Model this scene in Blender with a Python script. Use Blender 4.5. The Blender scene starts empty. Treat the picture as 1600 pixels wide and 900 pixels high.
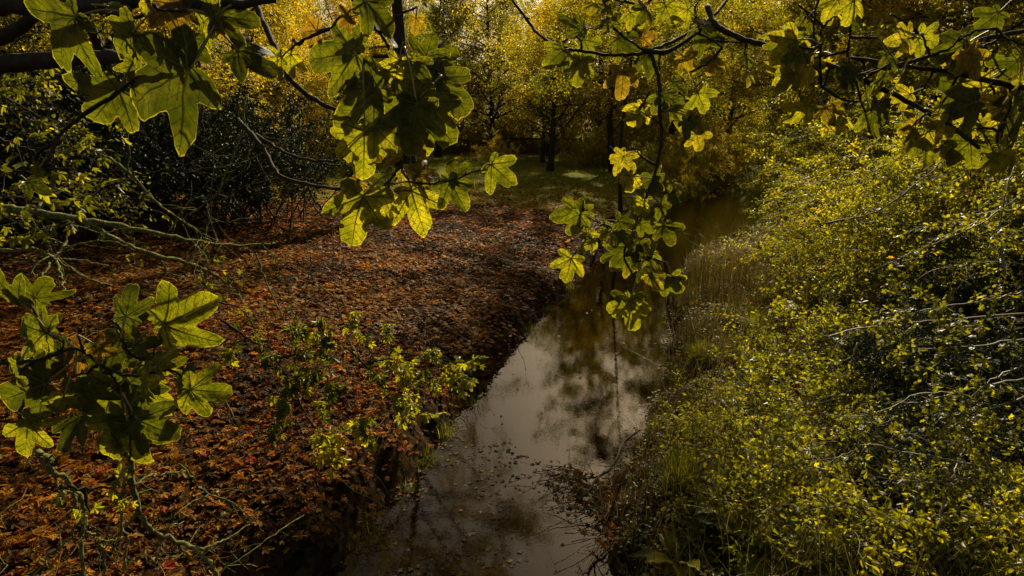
import bpy, math
import numpy as np
from mathutils import Vector, noise

R = math.radians
rng = np.random.default_rng(7)
SC = bpy.context.scene
COL = SC.collection

# ------------------------------------------------------------------ camera frame
H = 4.0
PITCH = R(15.4)
FPX = 888.0
CAM = np.array([0.0, 0.0, H])
RT = np.array([1.0, 0, 0])
FW = np.array([0, math.cos(PITCH), -math.sin(PITCH)])
UP = np.array([0, math.sin(PITCH), math.cos(PITCH)])


def P3(px, py, depth):
    return CAM + depth * (FW + (px - 800) / FPX * RT - (py - 450) / FPX * UP)


def gp(px, py, z=0.0):
    d = FW + (px - 800) / FPX * RT - (py - 450) / FPX * UP
    return CAM + d * ((z - H) / d[2])


# ------------------------------------------------------------------ tags
def tag(o, label=None, cat=None, group=None, kind=None):
    if label: o['label'] = label
    if cat: o['category'] = cat
    if group: o['group'] = group
    if kind: o['kind'] = kind
    return o


def empty(name, loc, label=None, cat=None, group=None, rz=0.0):
    o = bpy.data.objects.new(name, None)
    COL.objects.link(o)
    o.location = loc
    o.rotation_euler = (0, 0, rz)
    return tag(o, label, cat, group)


def copy_tree(o, loc, rz=0.0, scale=1.0, label=None, group=None):
    r = o.copy()
    COL.objects.link(r)
    r.location = loc
    r.rotation_euler = (0, 0, rz)
    r.scale = (scale,) * 3 if np.isscalar(scale) else scale
    if label: r['label'] = label
    if group: r['group'] = group
    for ch in list(o.children):
        c = ch.copy()
        COL.objects.link(c)
        c.parent = r
        for g in list(ch.children):
            d = g.copy()
            COL.objects.link(d)
            d.parent = c
    return r


# ------------------------------------------------------------------ mesh accumulator
def unit(v):
    v = np.asarray(v, float)
    n = np.linalg.norm(v, axis=-1, keepdims=True)
    return v / np.maximum(n, 1e-9)


class MB:
    def __init__(s):
        s.v = []; s.f3 = []; s.f4 = []; s.t = []; s.uv = []; s.n = 0

    def add(s, v, f, tint=0.5, uv=None):
        v = np.asarray(v, np.float32).reshape(-1, 3)
        f = np.asarray(f, np.int64)
        if len(f):
            (s.f3 if f.shape[1] == 3 else s.f4).append(f + s.n)
        s.v.append(v)
        s.t.append(np.broadcast_to(np.asarray(tint, np.float32), (len(v),)))
        s.uv.append(np.zeros((len(v), 2), np.float32) if uv is None else np.asarray(uv, np.float32))
        s.n += len(v)

    def scatter(s, tv, tf, P, X, N, S, tint, keep_uv=False):
        """replicate template (tv, tf) at points P with direction X, normal N, scale S"""
        P = np.asarray(P, float); n = len(P)
        if n == 0: return
        X = unit(X); N = np.asarray(N, float)
        N = unit(N - (N * X).sum(1, keepdims=True) * X)
        Y = np.cross(N, X)
        S = np.broadcast_to(np.asarray(S, float), (n,))
        tv = np.asarray(tv, float)
        v = (P[:, None, :] + S[:, None, None] * (tv[None, :, 0:1] * X[:, None, :] + tv[None, :, 1:2] * Y[:, None, :]
             + tv[None, :, 2:3] * N[:, None, :]))
        k = len(tv)
        f = np.asarray(tf)[None] + (np.arange(n) * k)[:, None, None]
        uv = np.tile(tv[:, :2], (n, 1)) if keep_uv else None
        s.add(v.reshape(-1, 3), f.reshape(-1, f.shape[-1]), np.repeat(np.broadcast_to(tint, (n,)), k), uv)

    def tube(s, pts, rad, sides=5, tint=0.5, cap=True):
        pts = np.asarray(pts, float)
        m = len(pts)
        rad = np.broadcast_to(np.asarray(rad, float), (m,))
        T = unit(np.gradient(pts, axis=0))
        ref = np.array([0.31, 0.17, 0.93]) if abs(T[0, 2]) < 0.8 else np.array([0.9, 0.3, 0.1])
        A = unit(np.cross(T, ref)); B = np.cross(T, A)
        a = np.linspace(0, 2 * np.pi, sides, endpoint=False)
        v = pts[:, None] + rad[:, None, None] * (np.cos(a)[None, :, None] * A[:, None] + np.sin(a)[None, :, None] * B[:, None])
        i = np.arange(m - 1)[:, None] * sides; j = np.arange(sides)[None]; j2 = (j + 1) % sides
        f = np.stack([i + j, i + j2, i + sides + j2, i + sides + j], -1).reshape(-1, 4)
        s.add(v.reshape(-1, 3), f, tint)
        if cap:
            n0 = s.n - m * sides
            s.v.append(np.array([pts[-1] + T[-1] * rad[-1] * 0.6, pts[0]], np.float32)); s.t.append(np.full(2, tint, np.float32))
            s.uv.append(np.zeros((2, 2), np.float32))
            b = n0 + (m - 1) * sides
            s.f3.append(np.array([[b + k, b + (k + 1) % sides, s.n] for k in range(sides)]))
            s.f3.append(np.array([[n0 + (k + 1) % sides, n0 + k, s.n + 1] for k in range(sides)]))
            s.n += 2

    def mesh(s, name, smooth=True):
        v = np.concatenate(s.v) if s.v else np.zeros((0, 3), np.float32)
        f3 = np.concatenate(s.f3) if s.f3 else np.zeros((0, 3), np.int64)
        f4 = np.concatenate(s.f4) if s.f4 else np.zeros((0, 4), np.int64)
        me = bpy.data.meshes.new(name)
        me.vertices.add(len(v)); me.vertices.foreach_set('co', v.astype(np.float32).ravel())
        nl = len(f3) * 3 + len(f4) * 4
        me.loops.add(nl)
        me.loops.foreach_set('vertex_index', np.concatenate([f3.ravel(), f4.ravel()]).astype(np.int32))
        me.polygons.add(len(f3) + len(f4))
        ls = np.concatenate([np.arange(len(f3)) * 3, len(f3) * 3 + np.arange(len(f4)) * 4]).astype(np.int32)
        me.polygons.foreach_set('loop_start', ls)
        me.polygons.foreach_set('use_smooth', np.full(len(f3) + len(f4), smooth))
        at = me.attributes.new('tint', 'FLOAT', 'POINT')
        at.data.foreach_set('value', np.concatenate(s.t).astype(np.float32))
        uv = np.concatenate(s.uv)
        if np.abs(uv).max() > 0:
            a2 = me.attributes.new('leafco', 'FLOAT_VECTOR', 'POINT')
            a2.data.foreach_set('vector', (uv if uv.shape[1] == 3 else np.concatenate([uv, np.zeros((len(uv), 1))], 1)).astype(np.float32).ravel())
        me.update(calc_edges=True)
        return me

    def build(s, name, mat, parent=None, smooth=True):
        me = s.mesh(name, smooth)
        me.materials.append(mat)
        o = bpy.data.objects.new(name, me)
        COL.objects.link(o)
        if parent is not None: o.parent = parent
        return o


# ------------------------------------------------------------------ materials
class NT:
    def __init__(s, mat):
        mat.use_nodes = True
        s.t = mat.node_tree; s.t.nodes.clear()

    def n(s, typ, ins=None, **kw):
        nd = s.t.nodes.new(typ)
        for k, v in kw.items(): setattr(nd, k, v)
        for k, v in (ins or {}).items():
            if isinstance(v, bpy.types.NodeSocket): s.t.links.new(v, nd.inputs[k])
            else: nd.inputs[k].default_value = v
        return nd

    def m(s, op, a, b=0.0, c=0.0, clamp=False):
        nd = s.n('ShaderNodeMath', {0: a, 1: b, 2: c}, operation=op)
        nd.use_clamp = clamp
        return nd.outputs[0]

    def ramp(s, fac, stops, interp='LINEAR'):
        nd = s.n('ShaderNodeValToRGB', {'Fac': fac})
        cr = nd.color_ramp; cr.interpolation = interp
        while len(cr.elements) < len(stops): cr.elements.new(0.5)
        for e, (p, c) in zip(cr.elements, stops):
            e.position = p; e.color = (*c, 1)
        return nd.outputs[0]

    def mix(s, fac, a, b, blend='MIX'):
        nd = s.n('ShaderNodeMix', data_type='RGBA', blend_type=blend)
        for k, v in ((0, fac), (6, a), (7, b)):
            if isinstance(v, bpy.types.NodeSocket): s.t.links.new(v, nd.inputs[k])
            else: nd.inputs[k].default_value = v if k == 0 else (*v, 1)
        return nd.outputs[2]


def leaf_mat(name, stops, rough=0.42, trans=0.5, spec=0.5, tgain=(1.6, 1.5, 0.8)):
    mat = bpy.data.materials.new(name); t = NT(mat)
    at = t.n('ShaderNodeAttribute', attribute_name='tint').outputs['Fac']
    geo = t.n('ShaderNodeNewGeometry')
    nz = t.n('ShaderNodeTexNoise', {'Vector': geo.outputs['Position'], 'Scale': 1.1, 'Detail': 2.0}).outputs['Fac']
    f = t.m('ADD', at, t.m('MULTIPLY', t.m('SUBTRACT', nz, 0.5), 0.5), clamp=True)
    col = t.ramp(f, stops)
    pr = t.n('ShaderNodeBsdfPrincipled', {'Base Color': col, 'Roughness': rough, 'Specular IOR Level': spec})
    tc = t.mix(1.0, col, tgain, 'MULTIPLY')
    tr = t.n('ShaderNodeBsdfTranslucent', {'Color': tc})
    mx = t.n('ShaderNodeMixShader', {0: trans, 1: pr.outputs[0], 2: tr.outputs[0]})
    out = t.n('ShaderNodeOutputMaterial', {'Surface': mx.outputs[0]})
    return mat


def fg_leaf_mat(name):
    """large near leaves: veins by lobe, blotches, tint picks the colour"""
    mat = bpy.data.materials.new(name); t = NT(mat)
    at = t.n('ShaderNodeAttribute', attribute_name='tint').outputs['Fac']
    co = t.n('ShaderNodeAttribute', attribute_name='leafco').outputs['Vector']
    sx = t.n('ShaderNodeSeparateXYZ', {0: co})
    x, y, rimv = sx.outputs[0], sx.outputs[1], sx.outputs[2]
    co = t.n('ShaderNodeCombineXYZ', {0: x, 1: y, 2: t.m('MULTIPLY', at, 7.0)}).outputs[0]
    vein = None; sec = None
    for k, a in enumerate((0, 50, -50, 105, -105)):
        ca, sa = math.cos(R(a)), math.sin(R(a))
        s_ = t.m('ADD', t.m('MULTIPLY', x, ca), t.m('MULTIPLY', y, sa))
        d_ = t.m('ABSOLUTE', t.m('SUBTRACT', t.m('MULTIPLY', y, ca), t.m('MULTIPLY', x, sa)))
        w = t.m('MULTIPLY', t.m('SUBTRACT', 1.15, s_), 0.014)
        front = t.m('GREATER_THAN', s_, -0.01)
        v = t.m('MULTIPLY', t.m('SMOOTH_MIN', 1.0, t.m('DIVIDE', t.m('MAXIMUM', t.m('SUBTRACT', t.m('MULTIPLY', w, 1.6), d_), 0.0), w), 0.1), front)
        vein = v if vein is None else t.m('MAXIMUM', vein, v)
        fr = t.m('FRACT', t.m('DIVIDE', t.m('SUBTRACT', s_, t.m('MULTIPLY', d_, 0.9)), 0.155))
        ln = t.m('LESS_THAN', t.m('ABSOLUTE', t.m('SUBTRACT', fr, 0.5)), 0.055)
        near = t.m('LESS_THAN', d_, 0.24 if k == 0 else 0.2)
        q = t.m('MULTIPLY', t.m('MULTIPLY', ln, near), t.m('GREATER_THAN', s_, 0.12 + 0.1 * (k > 0)))
        sec = q if sec is None else t.m('MAXIMUM', sec, q)
    veins = t.m('MAXIMUM', vein, t.m('MULTIPLY', sec, 0.65), clamp=True)
    base = t.ramp(at, [(0.0, (0.03, 0.034, 0.004)), (0.3, (0.075, 0.083, 0.006)), (0.5, (0.18, 0.18, 0.010)),
                       (0.68, (0.30, 0.27, 0.018)), (0.82, (0.22, 0.13, 0.018)), (1.0, (0.12, 0.038, 0.009))])
    n1 = t.n('ShaderNodeTexNoise', {'Vector': co, 'Scale': 3.2, 'Detail': 6.0, 'Roughness': 0.65}).outputs['Fac']
    n2 = t.n('ShaderNodeTexVoronoi', {'Vector': co, 'Scale': 26.0}, feature='DISTANCE_TO_EDGE').outputs['Distance']
    n3 = t.n('ShaderNodeTexNoise', {'Vector': t.n('ShaderNodeNewGeometry').outputs['Position'], 'Scale': 38.0, 'Detail': 4.0}).outputs['Fac']
    net = t.m('LESS_THAN', n2, 0.06)
    blot = t.ramp(n1, [(0.38, (0.4, 0.48, 0.4)), (0.55, (1, 1, 1)), (0.75, (1.45, 1.3, 1.0))])
    blot2 = t.ramp(n3, [(0.33, (0.62, 0.62, 0.6)), (0.6, (1.2, 1.15, 1.1))])
    spots = t.n('ShaderNodeTexNoise', {'Vector': co, 'Scale': 15.0, 'Detail': 2.0}).outputs['Fac']
    sp = t.m('MULTIPLY', t.m('GREATER_THAN', spots, 0.66), 0.8)
    c = t.mix(1.0, base, blot, 'MULTIPLY')
    c = t.mix(1.0, c, blot2, 'MULTIPLY')
    c = t.mix(t.m('MULTIPLY', net, 0.6), c, (0.02, 0.025, 0.004))
    c = t.mix(sp, c, (0.045, 0.022, 0.006))
    edge_n = t.n('ShaderNodeTexNoise', {'Vector': co, 'Scale': 4.5, 'Detail': 5.0}).outputs['Fac']
    burn = t.m('GREATER_THAN', t.m('ADD', rimv, t.m('MULTIPLY', t.m('SUBTRACT', edge_n, .5), 1.6)), 1.17)
    c = t.mix(t.m('MULTIPLY', burn, .8), c, (0.10, 0.045, 0.01))
    c = t.mix(t.m('MULTIPLY', t.m('GREATER_THAN', rimv, .975), .35), c, (0.42, 0.38, 0.06))  # glow of the backlit leaf margin, painted in as a paler rim
    rv = t.mix(veins, c, (0.30, 0.27, 0.06))
    tv = t.mix(veins, t.mix(1.0, c, (2.1, 2.05, 0.75), 'MULTIPLY'), (0.015, 0.014, 0.002))
    hgt = t.m('SUBTRACT', t.m('MULTIPLY', n1, 0.6), veins)
    bump = t.n('ShaderNodeBump', {'Height': hgt, 'Strength': 0.8, 'Distance': 0.002})
    pr = t.n('ShaderNodeBsdfPrincipled', {'Base Color': rv, 'Roughness': 0.5, 'Specular IOR Level': 0.3, 'Normal': bump.outputs[0]})
    tr = t.n('ShaderNodeBsdfTranslucent', {'Color': tv, 'Normal': bump.outputs[0]})
    mx = t.n('ShaderNodeMixShader', {0: 0.62, 1: pr.outputs[0], 2: tr.outputs[0]})
    t.n('ShaderNodeOutputMaterial', {'Surface': mx.outputs[0]})
    return mat


def rough_mat(name, stops, scale=20.0, rough=0.9, bump=0.4, bdist=0.01, stretch=(1, 1, 1), spec=0.2):
    mat = bpy.data.materials.new(name); t = NT(mat)
    tc = t.n('ShaderNodeTexCoord').outputs['Object']
    mp = t.n('ShaderNodeMapping', {'Vector': tc, 'Scale': stretch}).outputs[0]
    nz = t.n('ShaderNodeTexNoise', {'Vector': mp, 'Scale': scale, 'Detail': 7.0, 'Roughness': 0.7}).outputs['Fac']
    at = t.n('ShaderNodeAttribute', attribute_name='tint').outputs['Fac']
    col = t.ramp(t.m('ADD', nz, t.m('MULTIPLY', t.m('SUBTRACT', at, 0.5), 0.4), clamp=True), stops)
    b = t.n('ShaderNodeBump', {'Height': nz, 'Strength': bump, 'Distance': bdist})
    pr = t.n('ShaderNodeBsdfPrincipled', {'Base Color': col, 'Roughness': rough, 'Specular IOR Level': spec, 'Normal': b.outputs[0]})
    t.n('ShaderNodeOutputMaterial', {'Surface': pr.outputs[0]})
    return mat


M = {}
M['fg'] = fg_leaf_mat('maple_leaf_surface')
M['petiole'] = rough_mat('petiole_surface', [(0.2, (0.16, 0.14, 0.03)), (0.8, (0.34, 0.24, 0.07))], 60, 0.5, 0.2, 0.001, spec=0.5)
M['bark'] = rough_mat('dark_bark', [(0.3, (0.018, 0.014, 0.009)), (0.55, (0.05, 0.04, 0.024)), (0.8, (0.10, 0.09, 0.05))], 22, 0.85, 0.8, 0.01)
M['twig'] = rough_mat('twig_bark', [(0.3, (0.014, 0.009, 0.005)), (0.7, (0.06, 0.042, 0.02))], 90, 0.8, 0.8, 0.002, spec=0.2)
M['moss'] = rough_mat('mossy_bark', [(0.3, (0.03, 0.028, 0.012)), (0.48, (0.11, 0.105, 0.03)), (0.62, (0.26, 0.25, 0.07)), (0.8, (0.4, 0.38, 0.16))], 55, 0.95, 1.0, 0.008)
M['pale_stem'] = rough_mat('pale_stem', [(0.3, (0.07, 0.055, 0.025)), (0.7, (0.27, 0.22, 0.10))], 50, 0.55, 0.3, 0.002, spec=0.5)
M['gold'] = leaf_mat('gold_foliage', [(0.0, (0.07, 0.07, 0.006)), (0.35, (0.22, 0.19, 0.012)), (0.7, (0.36, 0.30, 0.014)), (1.0, (0.42, 0.27, 0.014))], trans=0.6, tgain=(2.2, 1.9, .8))
M['olive'] = leaf_mat('olive_foliage', [(0.0, (0.04, 0.05, 0.006)), (0.45, (0.12, 0.13, 0.009)), (0.8, (0.28, 0.26, 0.016)), (1.0, (0.36, 0.2, 0.015))], trans=0.58, tgain=(2.2, 2.0, .8))
M['lime'] = leaf_mat('lime_foliage', [(0.0, (0.025, 0.032, 0.004)), (0.25, (0.06, 0.065, 0.005)), (0.55, (0.17, 0.165, 0.009)), (0.85, (0.38, 0.335, 0.016)), (1.0, (0.36, 0.2, 0.02))], rough=0.4, spec=0.35, trans=0.58, tgain=(2.3, 2.2, .75))
M['ever'] = leaf_mat('evergreen_foliage', [(0.0, (0.008, 0.014, 0.004)), (0.8, (0.022, 0.034, 0.007)), (1.0, (0.06, 0.07, 0.01))], rough=0.5, trans=0.12, spec=0.15)
M['litter'] = leaf_mat('litter_leaves', [(0.0, (0.025, 0.011, 0.003)), (0.3, (0.095, 0.042, 0.006)), (0.55, (0.26, 0.122, 0.011)), (0.75, (0.46, 0.24, 0.016)),
                                         (0.9, (0.26, 0.2, 0.04)), (1.0, (0.28, 0.045, 0.015))], rough=0.6, trans=0.38, spec=0.12, tgain=(2.2, 1.3, 0.8))
M['grass'] = leaf_mat('grass_blades', [(0.0, (0.05, 0.06, 0.005)), (0.6, (0.19, 0.20, 0.012)), (1.0, (0.38, 0.35, 0.03))], rough=0.6, trans=0.5, spec=0.15)
M['dry'] = leaf_mat('dry_stems', [(0.0, (0.07, 0.055, 0.008)), (0.5, (0.18, 0.13, 0.02)), (1.0, (0.33, 0.27, 0.08))], rough=0.5, trans=0.2)


def berry_mat():
    mat = bpy.data.materials.new('red_berry_skin'); t = NT(mat)
    pr = t.n('ShaderNodeBsdfPrincipled', {'Base Color': (0.4, 0.02, 0.008, 1), 'Roughness': 0.25})
    t.n('ShaderNodeOutputMaterial', {'Surface': pr.outputs[0]})
    return mat


M['berry'] = berry_mat()

# ------------------------------------------------------------------ leaf templates
T_OVAL = (np.array([[0, 0, 0], [.35, .27, .07], [.75, .2, .05], [1, 0, -.04], [.75, -.2, .05], [.35, -.27, .07]]) , np.array([[0, 3, 2, 1], [0, 5, 4, 3]]))
T_BLADE = (np.array([[0, -.03, 0], [0, .03, 0], [1, 0, 0]]), np.array([[0, 2, 1]]))
T_DIA = (np.array([[0, 0, 0], [.45, .32, .08], [1, 0, 0], [.45, -.32, .08]]), np.array([[0, 2, 1], [0, 3, 2]]))


def lobed_template(curl=0.12):
    ang = [180, 128, 100, 76, 52, 25, 0, -25, -52, -76, -100, -128]
    rad = [.10, .42, .58, .44, .86, .50, 1.0, .50, .86, .44, .58, .42]
    v = [[0.0, 0, 0]]
    for a, r in zip(ang, rad):
        v.append([r * math.cos(R(a)), r * math.sin(R(a)), -curl * r * r + (0.07 if r < .4 else 0)])
    f = [[0, i, i % 12 + 1] for i in range(12, 0, -1)]
    f = [[0, i % 12 + 1, i] for i in range(1, 13)]
    return np.array(v), np.array(f)


T_LOBE = lobed_template()
T_LOBE_C = lobed_template(0.45)


def lobed2(curl, seed):
    g0 = np.random.default_rng(seed)
    a1 = [14, 28, 42, 52, 62, 76, 92, 104, 118, 145]
    r1 = [.86, .50, .74, .86, .74, .46, .54, .58, .48, .22]
    ang = [180] + [-a for a in a1[::-1]] + [0] + a1
    rad = [.05] + r1[::-1] + [1.0] + r1
    v = [[0.0, 0, 0.03]]
    for a, r in zip(ang, rad):
        r *= 1 + g0.normal(0, .06)
        lob = min(abs(abs(a) - c) for c in (0, 52, 104))
        v.append([r * math.cos(R(a)), r * math.sin(R(a)), -curl * r * r + lob * .004 + g0.normal(0, .03)])
    n = len(ang)
    return np.array(v), np.array([[0, i, i % n + 1] for i in range(1, n + 1)])


T_MED = [lobed2(c, k) for k, c in enumerate((.1, .25, .45, .3))]


def hawthorn_template():
    v = [[0, 0, 0], [.3, .12, .03], [.38, .36, .05], [.55, .17, .02], [.8, .3, 0], [.82, .1, 0], [1, 0, -.05],
         [.82, -.1, 0], [.8, -.3, 0], [.55, -.17, .02], [.38, -.36, .05], [.3, -.12, .03]]
    f = [[0, 3, 2], [0, 2, 1], [0, 6, 5], [0, 5, 3], [3, 5, 4], [0, 10, 9], [0, 11, 10], [0, 7, 6], [0, 9, 7], [7, 9, 8]]
    return np.array(v, float), np.array(f)


T_HAW = hawthorn_template()

_OA = np.array([0, 5, 10, 15, 20, 25, 30, 35, 40, 45, 50, 56, 62, 67, 73, 81, 88, 96, 105, 114, 124, 136, 150, 174], float)
_OR = np.array([1.0, .985, .94, .87, .78, .60, .50, .57, .76, .86, .91, .88, .78, .67, .50, .42, .46, .56, .62, .58, .47, .33, .20, .06], float)


def big_leaf(size, seed, droop=0.35, fold=0.5, nang=88):
    """one maple leaf, petiole junction at the origin, main lobe along +x; returns verts, faces, uv"""
    g = np.random.default_rng(seed)
    th = np.linspace(-174, 174, nang)
    def side(a):
        rr = _OR * (1 + g.normal(0, .045, len(_OR)))
        rr = rr * np.interp(_OA, [0, 30, 50, 73, 105, 174], [1, 1, g.uniform(.82, 1.08), 1, g.uniform(.8, 1.1), 1])
        aa = _OA * (1 + g.normal(0, .02))
        return np.interp(np.abs(a), aa, rr)
    r = np.where(th >= 0, side(th), side(th))
    basal = g.uniform(.62, 1.05)
    r = np.where(np.abs(th) > 80, r * basal, r)
    k = np.array([.2, .6, .2])
    r[1:-1] = np.convolve(r, k, 'same')[1:-1]
    r = r * (1 + 0.012 * np.sin(th * .9 + g.uniform(0, 6)) + .01 * np.sin(th * .31 + g.uniform(0, 6)))
    rings = np.array([.14, .28, .42, .56, .7, .82, .92, .97, 1.0])
    tr = np.deg2rad(th)
    xx = rings[:, None] * r[None] * np.cos(tr)[None]; yy = rings[:, None] * r[None] * np.sin(tr)[None]
    x = np.concatenate([[0], xx.ravel()]); y = np.concatenate([[0], yy.ravel()])
    d = np.full(x.shape, 9.0)
    for a in (0, 50, -50, 105, -105):
        ca, sa = math.cos(R(a)), math.sin(R(a))
        s_ = x * ca + y * sa
        dd = np.where(s_ > 0, np.abs(y * ca - x * sa), np.hypot(x, y))
        d = np.minimum(d, dd)
    rr = np.hypot(x, y)
    z = fold * d * 0.45 - droop * rr ** 2 * (0.8 + .5 * np.sin(np.arctan2(y, x) * 2 + g.uniform(0, 6)))
    z += 0.03 * np.sin(x * 9 + g.uniform(0, 6)) * rr + 0.035 * np.sin(y * 8 + g.uniform(0, 6)) * rr
    z += .012 * np.sin(x * 31 + 3 * np.sin(y * 17) + g.uniform(0, 6)) + .012 * np.sin(y * 29 + 2 * np.sin(x * 19) + g.uniform(0, 6))
    z += g.uniform(-.45, .45) * y * np.abs(y) + g.uniform(-.2, .1) * x * np.abs(x)
    v = np.stack([x, y, z], 1) * size
    f3 = [[0, 1 + j, 2 + j] for j in range(nang - 1)]
    i = np.arange(len(rings) - 1)[:, None] * nang + 1; j = np.arange(nang - 1)[None]
    f4 = np.stack([i + j, i + nang + j, i + nang + j + 1, i + j + 1], -1).reshape(-1, 4)
    rim = np.concatenate([[0], np.repeat(rings, nang)])
    return v, np.array(f3), f4, np.stack([x, y, rim], 1)


# ------------------------------------------------------------------ terrain
shoreL = [(380, 960), (490, 895), (600, 790), (680, 700), (745, 612), (800, 545), (865, 472), (930, 408), (995, 345), (1045, 322), (1100, 304), (1122, 292)]
shoreR = [(1140, 292), (1160, 315), (1185, 350), (1160, 378), (1110, 388), (1072, 408), (1052, 450), (1047, 520), (1036, 610), (992, 700), (958, 800), (965, 895), (975, 960)]
PL = [gp(*p)[:2] for p in shoreL]; PR = [gp(*p)[:2] for p in shoreR]
POLY = np.array([(-3.2, -4), (-2.7, 1.5)] + PL + [(22, 52), (34, 58), (36, 54), (24, 48)] + PR + [(0.9, 1.5), (0.9, -4)])


def poly_sd(x, y):
    """signed distance to the stream polygon: negative in the water"""
    p = np.stack([x, y], -1)
    d = np.full(x.shape, 1e9); ins = np.zeros(x.shape, bool)
    n = len(POLY)
    for i in range(n):
        a = POLY[i]; b = POLY[(i + 1) % n]
        e = b - a; w = p - a
        t = np.clip((w @ e) / (e @ e), 0, 1)
        d = np.minimum(d, np.hypot(*(np.moveaxis(w - t[..., None] * e, -1, 0))))
        c = ((a[1] <= y) & (b[1] > y)) | ((b[1] <= y) & (a[1] > y))
        with np.errstate(divide='ignore', invalid='ignore'):
            xi = a[0] + (y - a[1]) / (b[1] - a[1]) * (b[0] - a[0]) if b[1] != a[1] else np.full(x.shape, 1e9)
        ins ^= c & (x < xi)
    return np.where(ins, -d, d)


def fbm(x, y, s, seed=0.0):
    return (np.sin(x * s + 1.3 * np.sin(y * s * .7 + seed)) * np.cos(y * s * 1.1 + 1.1 * np.sin(x * s * .8 + seed * 2))
            + .5 * np.sin(x * s * 2.3 + seed + 1.7 * np.sin(y * s * 1.9)) * np.cos(y * s * 2.1 + seed)) / 1.5


def ground_z(x, y):
    x = np.asarray(x, float); y = np.asarray(y, float)
    d = poly_sd(x, y) + 0.17 * fbm(x, y, 2.1, 1.0) + 0.09 * fbm(x, y, 6.0, 2.0)
    mid = np.interp(y, [0, 5, 10, 17, 26, 39, 60], [-0.5, -0.3, 1.2, 3.4, 7.5, 15, 24])
    right = x > mid
    up = np.where(right, 0.55 * (1 - np.exp(-np.maximum(d, 0) / .35)) + .45 * (1 - np.exp(-np.maximum(d, 0) / 4)),
                  0.42 * (1 - np.exp(-np.maximum(d, 0) / .2)) + .9 * (1 - np.exp(-np.maximum(d, 0) / 5)))
    z = np.where(d > 0, up, np.maximum(d * .5, -.35))
    z = z + np.where(d > .3, 0.06 * fbm(x, y, .9, 3) + 0.025 * fbm(x, y, 3.3, 4), 0)
    far = np.clip((y - 60) / 40, 0, 1)
    return z * (1 - far) + 1.2 * far


def gz(x, y):
    return float(ground_z(np.array([x]), np.array([y]))[0])


def build_ground():
    xs = np.unique(np.concatenate([np.linspace(-300, -30, 19), np.linspace(-30, -8, 60), np.linspace(-8, 9, 190), np.linspace(9, 30, 70), np.linspace(30, 300, 19)]))
    ys = np.unique(np.concatenate([np.linspace(-20, 0, 20), np.linspace(0, 14, 160), np.linspace(14, 30, 100), np.linspace(30, 64, 80), np.linspace(64, 400, 25)]))
    X, Y = np.meshgrid(xs, ys)
    Z = ground_z(X, Y)
    v = np.stack([X, Y, Z], -1).reshape(-1, 3)
    nx = len(xs)
    i = np.arange(len(ys) - 1)[:, None] * nx; j = np.arange(nx - 1)[None]
    f = np.stack([i + j, i + j + 1, i + nx + j + 1, i + nx + j], -1).reshape(-1, 4)
    b = MB(); b.add(v, f)
    mat = bpy.data.materials.new('forest_floor'); t = NT(mat)
    pos = t.n('ShaderNodeNewGeometry').outputs['Position']
    sp = t.n('ShaderNodeSeparateXYZ', {0: pos})
    n1 = t.n('ShaderNodeTexNoise', {'Vector': pos, 'Scale': 9.0, 'Detail': 8.0, 'Roughness': .7}).outputs['Fac']
    n2 = t.n('ShaderNodeTexVoronoi', {'Vector': pos, 'Scale': 14.0}).outputs['Color']
    n2v = t.n('ShaderNodeSeparateColor', {0: n2}).outputs[0]
    soil = t.ramp(t.m('ADD', t.m('MULTIPLY', n1, .5), t.m('MULTIPLY', n2v, .5)), [(.25, (.008, .006, .003)), (.5, (.025, .015, .006)), (.75, (.07, .036, .011))])
    n4 = t.n('ShaderNodeTexNoise', {'Vector': pos, 'Scale': 40.0, 'Detail': 4.0}).outputs['Fac']
    grass = t.ramp(n4, [(.3, (.07, .08, .007)), (.7, (.18, .18, .015))])
    n3 = t.n('ShaderNodeTexNoise', {'Vector': pos, 'Scale': .25, 'Detail': 3.0}).outputs['Fac']
    lawn = t.m('GREATER_THAN', t.m('ADD', sp.outputs[1], t.m('MULTIPLY', n3, 10.0)), 29.0)
    col = t.mix(lawn, soil, grass)
    bp = t.n('ShaderNodeBump', {'Height': n1, 'Strength': .9, 'Distance': .05})
    pr = t.n('ShaderNodeBsdfPrincipled', {'Base Color': col, 'Roughness': .95, 'Specular IOR Level': .04, 'Normal': bp.outputs[0]})
    t.n('ShaderNodeOutputMaterial', {'Surface': pr.outputs[0]})
    o = b.build('ground', mat)
    tag(o, 'brown woodland floor and grassy field beyond, banks sloping to the stream', 'ground', kind='structure')


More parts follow.
